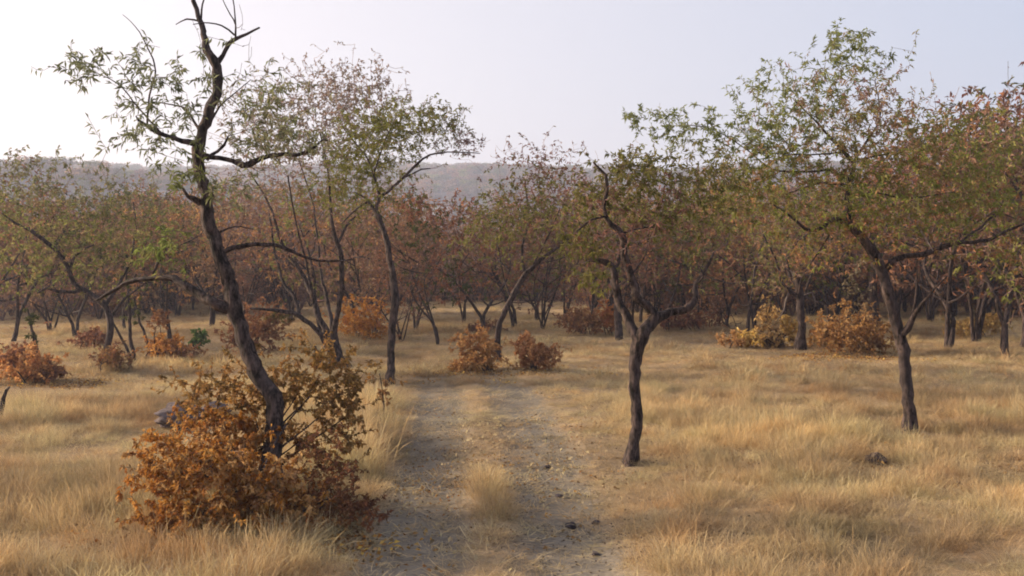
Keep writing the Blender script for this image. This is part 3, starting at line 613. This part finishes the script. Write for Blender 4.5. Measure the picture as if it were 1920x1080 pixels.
# ------------------------------------------------------------------ bushes
def bush(name, label, base_px, zones, pals, leaf, seed, twig=TW_DARK, nroots=7, spread=.25, cat="bush", group=None, r0=.005, rtip=.0025, curl=.35, seg=.14):
    b = onground(*base_px); D = b[1]; root = bpy.data.objects.new(name, None); col.objects.link(root); root.location = b; root.empty_display_size = .3
    tag(root, label, cat, group); T = Tree(seed); g = T.g; gs = Geo()
    zz = np.array([(z[0], z[1], z[6]) for z in zones], float)
    for k in range(nroots):
        z = zz[g.integers(len(zz))]; tip = px3(z[0] + g.normal() * zones[0][2] * .3, z[1], D + z[2]) - b; a = g.normal(size=2) * spread
        p0 = np.array([a[0], a[1], -.04]); mid = p0 * .6 + tip * .45 + np.array([g.normal() * .08, g.normal() * .08, .1])
        if tip[2] < .25: tip[2] = .25
        P = T.limb([p0, mid, tip * .85], [.018, .012, .006], step=.08); gs.tube(T.limbs[-1][0], T.limbs[-1][1], 6, (1, 1, 1), rough=.1)
    link("stems", gs.mesh("stems", [M_bark]), root)
    tg, pid = [], []
    for z in zones:
        q = blob(g, z[4], (z[0], z[1], z[6]), (z[2], z[3], z[7]), 6)
        tg.append(np.array([px3(a, b_, D + c) - b for a, b_, c in q])); pid += [z[5]] * len(q)
    tg = np.vstack(tg); pid = np.array(pid); tg[:, 2] = np.where(tg[:, 2] < .06, .06 + np.abs(tg[:, 2]) * .2, tg[:, 2])
    T.grow(tg, seg=seg, curl=curl, r0=r0, k=.004, rtip=rtip, pid=pid); geo = Geo(); T.build_twigs(geo, twig); T.build_leaves(geo, pals, **leaf)
    link("foliage", geo.mesh("foliage", [M_twig, M_leaf], False), root); return root

bush("large_bush", "large rust-orange leafy bush around the foot of the leaning tree", (470, 975), [
    (335, 865, 80, 65, 260, 0, -.2, .5), (395, 930, 125, 85, 410, 0, -.3, .5), (420, 830, 100, 75, 260, 0, .6, .35), (520, 950, 80, 70, 260, 0, -.3, .35), (350, 990, 85, 35, 150, 0, -.4, .35), (480, 910, 60, 60, 160, 3, -.45, .2),
    (600, 930, 80, 90, 220, 2, .2, .5), (640, 985, 70, 50, 130, 2, 0, .5), (470, 735, 125, 60, 230, 1, .9, .5), (590, 705, 95, 65, 230, 1, 1.0, .4), (610, 810, 80, 65, 130, 1, .7, .5), (375, 750, 55, 45, 50, 1, .7, .4), (650, 750, 40, 60, 55, 1, .9, .3), (450, 800, 90, 40, 90, 0, .4, .4)],
    [(ORANGE + ORANGE + DRYBROWN[:2], .85), ([(.38, .25, .08), (.30, .19, .06), (.42, .24, .08), (.20, .14, .05)], .7), ([(.28, .13, .06), (.18, .09, .05), (.36, .19, .07)], .6), (ORANGE + [(.62, .42, .22)], 1.0)],
    dict(per_m=24, L=.052, W=.027, start=.1, droop=.3), 31, nroots=22, spread=.3)

bush("round_bush", "rust bush just left of the thin curving tree, beyond the track", (905, 697), [(892, 655, 38, 34, 260, 0, 0, .5), (880, 682, 32, 14, 90, 0, -.3, .25)], [([(.48, .27, .10), (.40, .20, .08), (.54, .34, .15)], 1)], dict(per_m=16, L=.085, W=.045, start=.2), 32, nroots=8, spread=.15, rtip=.003)
bush("round_bush", "wide rust bush just right of the thin curving tree, beyond the track", (1000, 692), [(1008, 662, 44, 25, 250, 0, -.1, .5), (990, 640, 22, 18, 50, 0, 0, .3)], [([(.40, .20, .085), (.32, .15, .07), (.46, .26, .12)], 1)], dict(per_m=16, L=.085, W=.045, start=.2), 33, nroots=8, spread=.15, rtip=.003)
bush("golden_bush", "large golden-leaved bush between the ragged tree and the spreading tree", (1605, 664), [(1600, 620, 62, 44, 380, 0, 0, .8), (1640, 640, 40, 30, 140, 0, 0, .5), (1600, 540, 22, 45, 60, 1, .3, .3)], [(GOLD, 1), ([(.45, .38, .22), (.2, .15, .08)], .7)], dict(per_m=14, L=.10, W=.055, start=.2), 34, nroots=9, spread=.2, rtip=.003)
bush("golden_bush", "small golden bush right beside the ragged tree's pale trunk", (1555, 650), [(1550, 625, 35, 24, 200, 0, 0, .5)], [(GOLD, 1)], dict(per_m=14, L=.10, W=.055, start=.2), 35, nroots=6, spread=.15, rtip=.003)
bush("dark_stemmed_bush", "pale-leaved bush with black stems, left of the ragged tree's trunk", (1445, 652), [(1445, 610, 28, 42, 160, 0, 0, .5), (1410, 630, 30, 18, 70, 1, 0, .4), (1480, 620, 20, 20, 70, 1, 0, .3)], [([(.48, .31, .15), (.42, .24, .10), (.08, .05, .04)], 1), (GOLD, 1)], dict(per_m=11, L=.12, W=.075, start=.2), 36, nroots=14, spread=.15, rtip=.005, r0=.012)
bush("low_bush", "low pale orange spreading bush furthest left of the golden bushes", (1385, 652), [(1385, 638, 34, 14, 90, 0, 0, .5)], [([(.50, .30, .13), (.44, .24, .10)], 1)], dict(per_m=14, L=.09, W=.05, start=.2), 37, nroots=4, rtip=.003)
bush("low_bush", "low golden bush at the right edge, beside the dry sapling", (1835, 632), [(1820, 612, 48, 14, 180, 0, 0, .8), (1860, 602, 28, 16, 90, 0, 0, .5)], [([(.46, .30, .12), (.40, .22, .08)], 1)], dict(per_m=13, L=.10, W=.055, start=.2), 38, nroots=6, rtip=.003)
bush("red_bush", "bright orange-red bush at the far left edge", (45, 716), [(50, 685, 60, 28, 330, 0, 0, .6), (20, 660, 35, 20, 80, 1, 0, .4), (95, 700, 30, 16, 80, 1, 0, .4)], [([(.50, .23, .09), (.42, .17, .07), (.56, .31, .14)], .8), (REDBROWN, .8)], dict(per_m=15, L=.09, W=.05, start=.2), 39, nroots=8, rtip=.003)
bush("red_bush", "small dark red bush left of the kinked trunk", (172, 655), [(172, 638, 34, 18, 180, 0, 0, .7)], [(REDBROWN, 1)], dict(per_m=13, L=.10, W=.055, start=.2), 40, nroots=5, rtip=.004)
bush("brown_bush", "scrubby brown bush round the foot of the kinked tree", (215, 698), [(218, 672, 34, 22, 150, 0, 0, .5)], [(DRYBROWN + REDBROWN, 1)], dict(per_m=13, L=.08, W=.045, start=.2), 41, nroots=5, rtip=.003)
bush("orange_bush", "orange bush in the left field between the kinked tree and the leaning tree", (315, 676), [(310, 652, 34, 24, 220, 0, 0, .5), (345, 660, 34, 16, 130, 1, 0, .5), (300, 600, 22, 20, 40, 1, .1, .3)], [([(.50, .25, .08), (.42, .18, .06)], 1), (REDBROWN + RUST, 1)], dict(per_m=14, L=.09, W=.05, start=.2), 42, nroots=6, rtip=.003)
bush("green_sapling", "small bright green leafy sapling beside the orange bush in the left field", (366, 655), [(370, 632, 17, 9, 26, 0, 0, .2)], [([(.08, .13, .035), (.11, .16, .05)], 1)], dict(per_m=16, L=.13, W=.08, start=.3), 43, nroots=3, spread=.05, cat="sapling", rtip=.004)
bush("brown_bush", "tall red-brown bush right of the leaning tree's bend", (490, 660), [(490, 615, 48, 40, 330, 0, 0, .7), (530, 595, 28, 14, 60, 1, -.2, .3), (430, 630, 22, 25, 70, 0, 0, .4)], [(REDBROWN + RUST, 1), (OLIVE + DRYBROWN, 1)], dict(per_m=14, L=.09, W=.05, start=.2), 44, nroots=8, rtip=.003)
bush("orange_bush", "tall glowing orange bush between the many-stemmed tree and the slim tree", (680, 637), [(680, 600, 46, 36, 360, 0, 0, 1.0)], [([(.46, .19, .05), (.36, .13, .05), (.52, .26, .08)], 1)], dict(per_m=13, L=.11, W=.06, start=.2), 45, nroots=9, rtip=.004)
bush("rust_bush", "dull rust bush far behind, left of the straight dark trunk", (1090, 627), [(1092, 602, 45, 22, 240, 0, 0, 1.0)], [(RUST + REDBROWN, 1)], dict(per_m=12, L=.12, W=.065, start=.2), 46, nroots=7, rtip=.004)
bush("yellow_bush", "thin yellow-orange bush beside the straight dark trunk behind the forked tree", (1143, 628), [(1143, 590, 17, 30, 120, 0, 0, .5)], [([(.52, .27, .08), (.45, .19, .06)], 1)], dict(per_m=12, L=.12, W=.065, start=.2), 47, nroots=4, spread=.1, rtip=.004)
bush("rust_bush", "dull rust bush behind the forked tree, to its right", (1285, 618), [(1285, 598, 52, 20, 260, 0, 0, 1.0)], [(REDBROWN + RUST, 1)], dict(per_m=12, L=.12, W=.065, start=.2), 48, nroots=7, rtip=.004)
bush("black_stemmed_bush", "dark leafless many-stemmed bush at the woodland edge right of the forked tree", (1350, 612), [(1350, 570, 40, 42, 260, 0, 0, 1.0)], [(BROWN, .35)], dict(per_m=8, L=.10, W=.05, start=.2), 49, nroots=16, rtip=.006, r0=.012)
bush("brown_bush", "low dark brown scrub under the slim tree, far behind it", (905, 622), [(905, 612, 40, 10, 90, 0, 0, .8)], [(REDBROWN + BROWN, 1)], dict(per_m=12, L=.12, W=.06, start=.2), 50, nroots=5, rtip=.004)

# small single plants
def sapling(name, label, pts, cat="sapling", leaves_n=0, lc=DRYBROWN, seed=1, mt=None):
    b = onground(pts[0][0], pts[0][1]); T = Tree(seed); T.limb([px3(x, y, b[1]) - b for x, y, w in pts], [w / 2 / F * b[1] for x, y, w in pts], step=.06)
    root = bpy.data.objects.new(name, None); col.objects.link(root); root.location = b; tag(root, label, cat)
    gq = Geo(); gq.tube(*T.limbs[0], 6, rough=.15, seed=seed); link("stem", gq.mesh("stem", [mt or M_bark]), root)
    if leaves_n:
        P, r = T.limbs[0]; q = P[T.g.integers(len(P) // 2, len(P), leaves_n)] + T.g.normal(size=(leaves_n, 3)) * .08; T.grow(q, pid=np.zeros(leaves_n, int), seg=.06)
        geo = Geo(); T.build_twigs(geo, TW_DARK); T.build_leaves(geo, [lc], 20, .09, .05); link("foliage", geo.mesh("foliage", [M_twig, M_leaf], False), root)
    return root
sapling("thin_tree", "thin bare stem leaning left in the left field, right of the kinked trunk", [(253, 678, 8), (246, 640, 7), (243, 600, 6), (240, 560, 5), (238, 500, 3)], "tree", 14, OLIVE, 61)
sapling("thin_tree", "slanting bare stem just left of the thinnest leaning stem, meeting it at the ground", [(250, 674, 5), (232, 642, 5), (216, 610, 4), (205, 590, 2)], "tree", 0, OLIVE, 62)
sapling("thin_tree", "thin dark stem standing beside the orange bush in the left field", [(279, 658, 6), (270, 625, 5), (262, 598, 4), (252, 560, 2)], "tree", 10, OLIVE, 63)
sapling("thin_tree", "slim dark stem rising through the bright orange-red bush", [(76, 690, 7), (68, 650, 6), (60, 620, 5), (52, 580, 3)], "tree", 14, DKGREEN, 64)
sapling("tree_stump", "broken dark stick jutting up at the left edge of the photo", [(2, 792, 11), (5, 760, 9), (12, 735, 6), (18, 726, 3)], "stump", 0, OLIVE, 65)
sapling("dead_stump", "short dead stump left of the many-stemmed tree's foot", [(606, 700, 11), (600, 680, 10), (594, 665, 9), (591, 650, 6)], "stump", 0, OLIVE, 66)
sapling("dry_sapling", "knee-high dead sapling with few curled leaves on the left verge of the track", [(720, 790, 3), (719, 760, 3), (717, 735, 2), (712, 700, 2)], "sapling", 5, DRYBROWN, 67)
sapling("dry_sapling", "thin dry sapling with reddish leaves standing above the right-hand low golden bush", [(1888, 612, 5), (1886, 580, 4), (1884, 560, 3), (1884, 540, 2)], "sapling", 12, REDBROWN, 68)
sapling("background_tree", "straight black trunk far behind the forked tree, beside the thin yellow bush", [(1161, 637, 16), (1159, 600, 14), (1157, 560, 13), (1150, 520, 12), (1160, 470, 8), (1150, 400, 5)], "tree", 40, OLIVE, 69)
sapling("background_tree", "thick dark trunk behind the golden bush, left of the spreading tree", [(1640, 630, 16), (1640, 580, 17), (1636, 540, 15), (1640, 490, 12), (1630, 420, 8)], "tree", 40, OLIVE, 70)
sapling("low_dead_branch", "fallen dark branch on the grass at the kinked tree's foot", [(200, 690, 7), (185, 688, 6), (168, 690, 5), (155, 693, 3)], "branch", 0, OLIVE, 71)

# ------------------------------------------------------------------ rocks and clods
def rock(name, label, px, py, w, h, dep, mt, seed, cat="rock", group=None, layers=False):
    import bmesh
    b = onground(px, py); s = b[1] / F; bm = bmesh.new(); bmesh.ops.create_icosphere(bm, subdivisions=4, radius=1); g = np.random.default_rng(seed)
    ks = g.normal(size=(9, 3)) * 2.2; ph = g.uniform(0, 6, 9); ks2 = g.normal(size=(9, 3)) * 7
    for v in bm.verts:
        c = np.array(v.co); q = 1 + .09 * sum(math.sin(k @ c + p) for k, p in zip(ks, ph)) / 1.6 + .03 * sum(math.sin(k @ c + p) for k, p in zip(ks2, ph))
        c = c * q
        if layers: c[2] = (round(c[2] * 5) / 5) * .7 + c[2] * .3; c[0] += .12 * math.sin(round(c[2] * 5) * 2.4)
        v.co = (c[0] * w / 2 * s, c[1] * dep / 2, (c[2] * .5 + .36) * h * s)
    me = bpy.data.meshes.new(name); bm.to_mesh(me); bm.free(); me.materials.append(mt)
    for p in me.polygons: p.use_smooth = not layers
    o = link(name, me, loc=b); tag(o, label, cat, group); return o
rock("layered_rock", "purplish grey layered rock outcrop in the grass left of the large orange bush", 345, 800, 84, 52, .7, M_rock, 1, layers=True)
rock("layered_rock", "lower grey rock slab half behind the large orange bush's upper leaves", 405, 790, 60, 36, .6, M_rock, 2, layers=True)
rock("dark_rock", "rounded dark stone in the grass just left of the spreading tree's foot", 1640, 870, 38, 24, .22, M_dark, 3)
rock("small_rock", "small black stone on the right rut, left one of the near pair", 1071, 990, 20, 11, .11, M_dark, 4, group="small dark stones")
rock("small_rock", "small black stone right of its twin at the edge of the right rut", 1118, 982, 15, 7, .08, M_dark, 5, group="small dark stones")
rock("small_rock", "lone small dark stone in the grass towards the right edge", 1795, 912, 16, 11, .08, M_dark, 6, group="small dark stones")
rock("small_rock", "small dark stone on the track, level with the foot of the forked tree", 1025, 878, 14, 7, .08, M_dark, 7, group="small dark stones")
rock("small_rock", "flat dark stone on the right rut, beyond the near pair", 1048, 932, 14, 6, .08, M_dark, 8, group="small dark stones")
rock("small_rock", "tiny dark stone at the bottom right of the track below the near pair", 1116, 1042, 14, 8, .07, M_dark, 9, group="small dark stones")

# ------------------------------------------------------------------ woodland trees: a few kinds, then copies
def wild_tree(kind, seed, pal, twig, stems=2, spread=1.9, ht=4.6, low=.9, n=520, per_m=9, L=.13, W=.055, lean=.25, dense=1.0):
    T = Tree(seed); g = T.g
    for k in range(stems):
        a = g.uniform(0, 6.28); dr = np.array([math.cos(a), math.sin(a)]) * lean * (1 if stems > 1 else .4)
        z1 = low * g.uniform(.5, .8); z2 = ht * g.uniform(.6, .75); b0 = np.array([dr[0] * .15, dr[1] * .15])
        P = [[*b0, -.15], [*(b0 + dr * z1 * .6 + g.normal(size=2) * .06), z1], [*(b0 + dr * z2 * .8 + g.normal(size=2) * .2), (z1 + z2) / 2], [*(b0 + dr * z2 * 1.3 + g.normal(size=2) * .35), z2]]
        r = .07 if stems < 3 else .045; T.limb(P, [r, r * .75, r * .5, r * .2], step=.3, wob=.03)
        M = T.limbs[-1][0]
        for q in range(3):
            j = g.integers(len(M) // 3, len(M) - 1); p = M[j]; a2 = g.uniform(0, 6.28); l = spread * g.uniform(.5, .9); e = p + np.array([math.cos(a2) * l, math.sin(a2) * l, g.uniform(.3, 1.2)]); m_ = (p + e) / 2 + np.array([0, 0, -.15]) + g.normal(size=3) * .12
            T.limb([p, m_, e], [r * .45, r * .3, r * .12], step=.3, wob=.03)
    gq = Geo()
    for i_, (P, r) in enumerate(T.limbs): gq.tube(P, r, 7, (1, 1, 1), rough=.15, seed=seed + i_)
    tm = gq.mesh("trunk", [M_bark])
    tg = blob(g, int(n * .75), (0, 0, (low + ht) / 2 + .2), (spread, spread, (ht - low) / 2), 6, .25, 2.6); t2 = blob(g, n - int(n * .75), (g.normal() * .6, g.normal() * .6, ht * .8), (spread * .7, spread * .7, ht * .22), 5, .3)
    tg = np.vstack([tg, t2]); pid = g.integers(0, len(pal), len(tg) // 6 + 1).repeat(6)[:len(tg)]
    T.grow(tg, seg=.3, curl=.3, r0=.008, k=.007, rtip=.0045, pid=pid); geo = Geo(); T.build_twigs(geo, twig)
    T.build_leaves(geo, pal, per_m=per_m * dense, L=L, W=W, start=.25)
    return tm, geo.mesh("crown", [M_twig, M_leaf], False)

KIND = {
 "olive":  [wild_tree("olive", 201, [OLIVE, RUST, YGREEN, BROWN], TW_BROWN, 2), wild_tree("olive", 202, [OLIVE, DKGREEN, BROWN, RUST], TW_BROWN, 1, spread=2.2)],
 "rust":   [wild_tree("rust", 203, [RUST, BROWN, REDBROWN, OLIVE], TW_BROWN, 3, dense=.9), wild_tree("rust", 204, [RUST, BROWN, RUST], TW_BROWN, 2, spread=2.1, dense=.9)],
 "bare":   [wild_tree("bare", 205, [(PINK, .35), (BROWN, .4)], TW_PINK, 3, n=640, spread=2.0), wild_tree("bare", 206, [(PINK, .3), (PINK, .2)], (.17, .13, .135), 4, n=640, spread=1.7)],
 "dark":   [wild_tree("dark", 207, [DKGREEN, OLIVE, BROWN], TW_DARK, 2, dense=1.2, n=500, spread=2.2), wild_tree("dark", 208, [DKGREEN, BROWN, REDBROWN], TW_DARK, 3, dense=1.1, n=500)],
 "yellow": [wild_tree("yellow", 209, [YGREEN, OLIVE, BROWN], TW_BROWN, 2, dense=.9), wild_tree("yellow", 210, [YGREEN, RUST, OLIVE], TW_BROWN, 1, dense=.9, spread=2.3)],
 "brown":  [wild_tree("brown", 211, [(BROWN, .8), (BROWN, .5), (RUST, .6)], TW_PURP, 5, n=640, low=.5, spread=1.8), wild_tree("brown", 212, [(BROWN, .7), (REDBROWN, .5)], TW_PURP, 6, n=640, low=.4, spread=1.7)],
}
KW = {"olive": ("olive_tree_of_the_woodland", "olive-leaved"), "rust": ("", "rust-leaved"), "bare": ("", "leafless grey-pink"), "dark": ("", "dark green"), "yellow": ("", "yellow-green"), "brown": ("", "purplish brown twiggy")}
cnt = {}
# (px of the trunk foot, row of the foot, row of the top, kind, where it stands)
WOOD = [
 (20, 640, 300, "olive", "at the far left edge behind the bright orange-red bush"), (95, 622, 335, "brown", "behind the kinked tree's long left limb"), (145, 632, 360, "dark", "with a straight dark foot behind the small dark red bush"),
 (235, 615, 350, "olive", "behind the thin leaning stems of the left field"), (318, 640, 370, "rust", "right behind the orange bush of the left field"), (395, 612, 345, "rust", "half hidden by the leaning tree's middle"), (455, 604, 340, "brown", "seen just right of the leaning tree's middle"),
 (545, 606, 330, "rust", "between the tall red-brown bush and the many-stemmed tree"), (520, 595, 350, "bare", "deeper in, behind the tall red-brown bush"), (665, 612, 330, "rust", "behind the tall glowing orange bush"), (752, 640, 430, "brown", "small, close behind the slim tree's trunk"),
 (780, 618, 345, "rust", "between the slim tree and the dark forked one beyond it"), (823, 645, 345, "dark", "low and forked, standing in the grass right of the slim tree"), (870, 606, 350, "bare", "deep in the gap left of the thin curving tree"),
 (905, 626, 360, "rust", "just left of the thin curving tree's trunk, further back"), (965, 614, 350, "yellow", "behind the thin curving tree's crown"), (1015, 618, 345, "brown", "with feet showing above the wide rust bush"), (1060, 608, 330, "bare", "behind the bare hooked tip's left side"),
 (1110, 612, 345, "olive", "behind the dull rust bush left of the straight trunk"), (1200, 606, 335, "yellow", "directly behind the forked tree's stems"), (1255, 622, 350, "olive", "between the forked tree and the dull rust bush on its right"), (1310, 606, 320, "rust", "above the dull rust bush right of the forked tree"),
 (1355, 616, 335, "olive", "over the dark leafless many-stemmed bush"), (1415, 622, 330, "rust", "behind the pale-leaved black-stemmed bush"), (1470, 606, 300, "bare", "deep behind the ragged tree"), (1560, 616, 310, "dark", "behind the golden bushes, left of the large one"),
 (1590, 604, 300, "rust", "straight behind the large golden bush"), (1680, 600, 250, "dark", "behind the spreading tree's trunk"), (1745, 604, 255, "brown", "seen through the spreading tree's right fork"), (1790, 596, 200, "bare", "tall, topping the wood right of the spreading tree"),
 (1850, 598, 230, "brown", "behind the right-hand low golden bush"), (1900, 596, 190, "rust", "tall, at the right edge behind the dry reddish sapling"), (1960, 640, 120, "rust", "tallest, its crown filling the upper right corner"), (1830, 640, 150, "bare", "tall with a pinkish feathery top, just left of the tallest crown"), (1915, 650, 175, "olive", "with green patches, right in front of the tallest crown's left side"), (2040, 660, 150, "olive", "cut by the right edge of the photo, in front of the tallest crown"),
 (1840, 606, 262, "olive", "under the tall rusty crowns near the right edge"), (-60, 660, 330, "olive", "reaching in from beyond the left edge"), (1010, 600, 395, "dark", "low and distant behind the two rust bushes"), (1775, 655, 205, "rust", "with warm brown leaves, close behind the spreading tree's right half"), (1885, 670, 165, "yellow", "broad, overhanging the right-hand low golden bush"), (1400, 632, 300, "yellow", "behind the low pale orange spreading bush"), (700, 628, 350, "brown", "tangled, between the glowing orange bush and the slim tree"), (600, 622, 320, "yellow", "behind the many-stemmed tree's stems"),
]
def woodland_tree(px, py, top, kind, where, ht=4.75):
    k = cnt.get(kind, 0); cnt[kind] = k + 1; tm, cm = KIND[kind][k % 2]; b = onground(px, py)
    s = (H + (HOR - top) / F * b[1] - b[2]) / (ht + .15)
    root = bpy.data.objects.new("woodland_tree", None); col.objects.link(root); root.location = b; w = s * R.uniform(.9, 1.25) if s < 1.1 else s * R.uniform(.85, 1.0)
    root.scale = (w, w, s); root.rotation_euler = (0, 0, R.uniform(0, 6.28))
    tag(root, "%s tree %s" % (KW[kind][1], where), "tree", "trees at the edge of the woodland")
    link("trunk", tm, root); link("crown", cm, root)
for w in WOOD: woodland_tree(*w)

# the wood behind, one mass
def joined(tm, cm, name):
    """trunk and crown of a kind in one mesh, for the mass of trees"""
    import bmesh
    me = bpy.data.meshes.new(name); bm = bmesh.new(); bm.from_mesh(tm); n0 = len(bm.faces); bm.from_mesh(cm); bm.faces.ensure_lookup_table()
    for i_, f in enumerate(bm.faces):
        f.material_index = 0 if i_ < n0 else f.material_index + 1
    bm.to_mesh(me); bm.free()
    for m in (M_bark, M_twig, M_leaf): me.materials.append(m)
    return me
KN = ["olive", "rust", "bare", "dark", "yellow", "brown"]; PROT = [joined(*KIND[k][j], "t") for k in KN for j in range(2)]
g = np.random.default_rng(44); n = 1900; y = 44 + (210 - 44) * g.random(n) ** 1.1; x = g.uniform(-1, 1, n) * (.72 * y + 6)
s = s * 1.06; edge = 45 + 6 * snoise(x, y * 0, 22, 55) + 10 * np.exp(-((x / y * 44 + 2) / 6) ** 2); keep = y > edge
pick = g.random(n); warm = snoise(x, y, 30, 66)
kid = np.where(pick < .16, 0, np.where(pick < .42, 1, np.where(pick < .58, 2, np.where(pick < .70, 3, np.where(pick < .80, 4, 5))))); kid = np.where((warm > .4) & (pick > .7), 1, kid)
s = g.uniform(.85, 1.3, n) * (1 + .35 * sstep(10, 30, x / (y / 45)))
x, y, kid, s = x[keep], y[keep], kid[keep], s[keep]; m = len(x)
instancer("woodland", np.stack([x, y, ground(x, y)], 1), np.stack([np.zeros(m), np.zeros(m), g.uniform(0, 6.28, m)], 1), np.stack([s, s, s * g.uniform(.85, 1.1, m)], 1), kid * 2 + g.integers(0, 2, m), PROT, "brown and olive woodland closing off the clearing", "woodland")
def scrub(seed, pal, tw):
    T = Tree(seed); g = T.g; geo = Geo()
    for k in range(9):
        a = g.uniform(0, 6.28); T.limb([[0, 0, -.05], [math.cos(a) * .25, math.sin(a) * .25, .6], [math.cos(a) * .7, math.sin(a) * .7, g.uniform(1.0, 1.9)]], [.02, .014, .006], step=.3); geo.tube(*T.limbs[-1], 4, tw)
    T.grow(blob(g, 170, (0, 0, 1.0), (1.2, 1.2, .9), 4, .4), seg=.3, r0=.008, rtip=.005, pid=g.integers(0, len(pal), 170)); T.build_twigs(geo, tw); T.build_leaves(geo, pal, per_m=6, L=.12, W=.06); return geo.mesh("scrub", [M_twig, M_leaf], False)
SCR = [scrub(401, [(BROWN, .5)], TW_PURP), scrub(402, [(RUST, .8)], TW_BROWN), scrub(403, [(BROWN, .3)], TW_DARK), scrub(404, [(REDBROWN, .8), (BROWN, .4)], TW_PURP)]
g = np.random.default_rng(46); n = 1500; y = g.uniform(40, 95, n); x = g.uniform(-1, 1, n) * (.72 * y + 6); keep = (y > 42 + 6 * snoise(x, y * 0, 17, 57) + 16 * np.exp(-((x / y * 44 + 2) / 7) ** 2)) & (snoise(x, y, 12, 58) > -.5); x, y = x[keep], y[keep]; m = len(x); s = g.uniform(.7, 1.4, m)
instancer("undergrowth", np.stack([x, y, ground(x, y)], 1), np.stack([np.zeros(m), np.zeros(m), g.uniform(0, 6.28, m)], 1), np.stack([s, s, s], 1), g.integers(0, 4, m), SCR, "dark brown twiggy undergrowth beneath the woodland", "undergrowth")
# wooded hills: small crowns of leaf clumps
def far_crown(seed, pal):
    g = np.random.default_rng(seed); geo = Geo(); n = 170; P = blob(g, n, (0, 0, 2.6), (2.1, 2.1, 1.5), 6, .25, 3); D = g.normal(size=(n, 3)); D[:, 2] *= .5
    geo.leaves(P, D, g.uniform(.5, .95, n), g.uniform(.3, .5, n), np.array(pal)[g.integers(0, len(pal), n)], 1, seed=seed); geo.tube([[0, 0, -.3], [.1, 0, 1.2], [0, .1, 2.6]], [.16, .12, .05], 4, TW_PURP)
    return geo.mesh("far_crown", [M_twig, M_leaf], False)
FARC = [far_crown(301, BROWN), far_crown(302, OLIVE), far_crown(303, RUST), far_crown(304, [(.15, .13, .12), (.2, .15, .13)]), far_crown(305, DKGREEN)]
g = np.random.default_rng(45); n = 26000; y = np.sqrt(170 ** 2 + (1000 ** 2 - 170 ** 2) * g.random(n)); x = g.uniform(-1, 1, n) * (.72 * y)
keep = (snoise(x, y, 110, 14) < g.uniform(.1, 1.0, n)) & (snoise(x, y, 45, 15) < g.uniform(.2, 1.6, n)); x, y = x[keep], y[keep]; m = len(x); s = g.uniform(.7, 1.35, m) * (1 + .3 * (y > 450))
instancer("hill_woodland", np.stack([x, y, ground(x, y)], 1), np.stack([np.zeros(m), np.zeros(m), g.uniform(0, 6.28, m)], 1), np.stack([s, s, s], 1), g.integers(0, 5, m), FARC, "hazy scrub woodland covering the distant hills", "woodland")

# ------------------------------------------------------------------ haze
def haze(density):
    V = [(sx * 1330 , yy, zz) for zz in (-12, 130) for yy in (-70, 1530) for sx in (-1, 1)]
    Fq = [(0, 2, 3, 1), (4, 5, 7, 6), (0, 1, 5, 4), (2, 6, 7, 3), (0, 4, 6, 2), (1, 3, 7, 5)]
    m, t = mat("haze"); o = N(t, "ShaderNodeOutputMaterial"); v = N(t, "ShaderNodeVolumePrincipled"); v.inputs["Color"].default_value = (.70, .75, .97, 1); v.inputs["Density"].default_value = density; v.inputs["Anisotropy"].default_value = .25
    t.links.new(v.outputs[0], o.inputs["Volume"]); tag(link("haze", make_mesh("haze", V, [Fq], [m], smooth=False)), kind="stuff")
haze(0.0009)
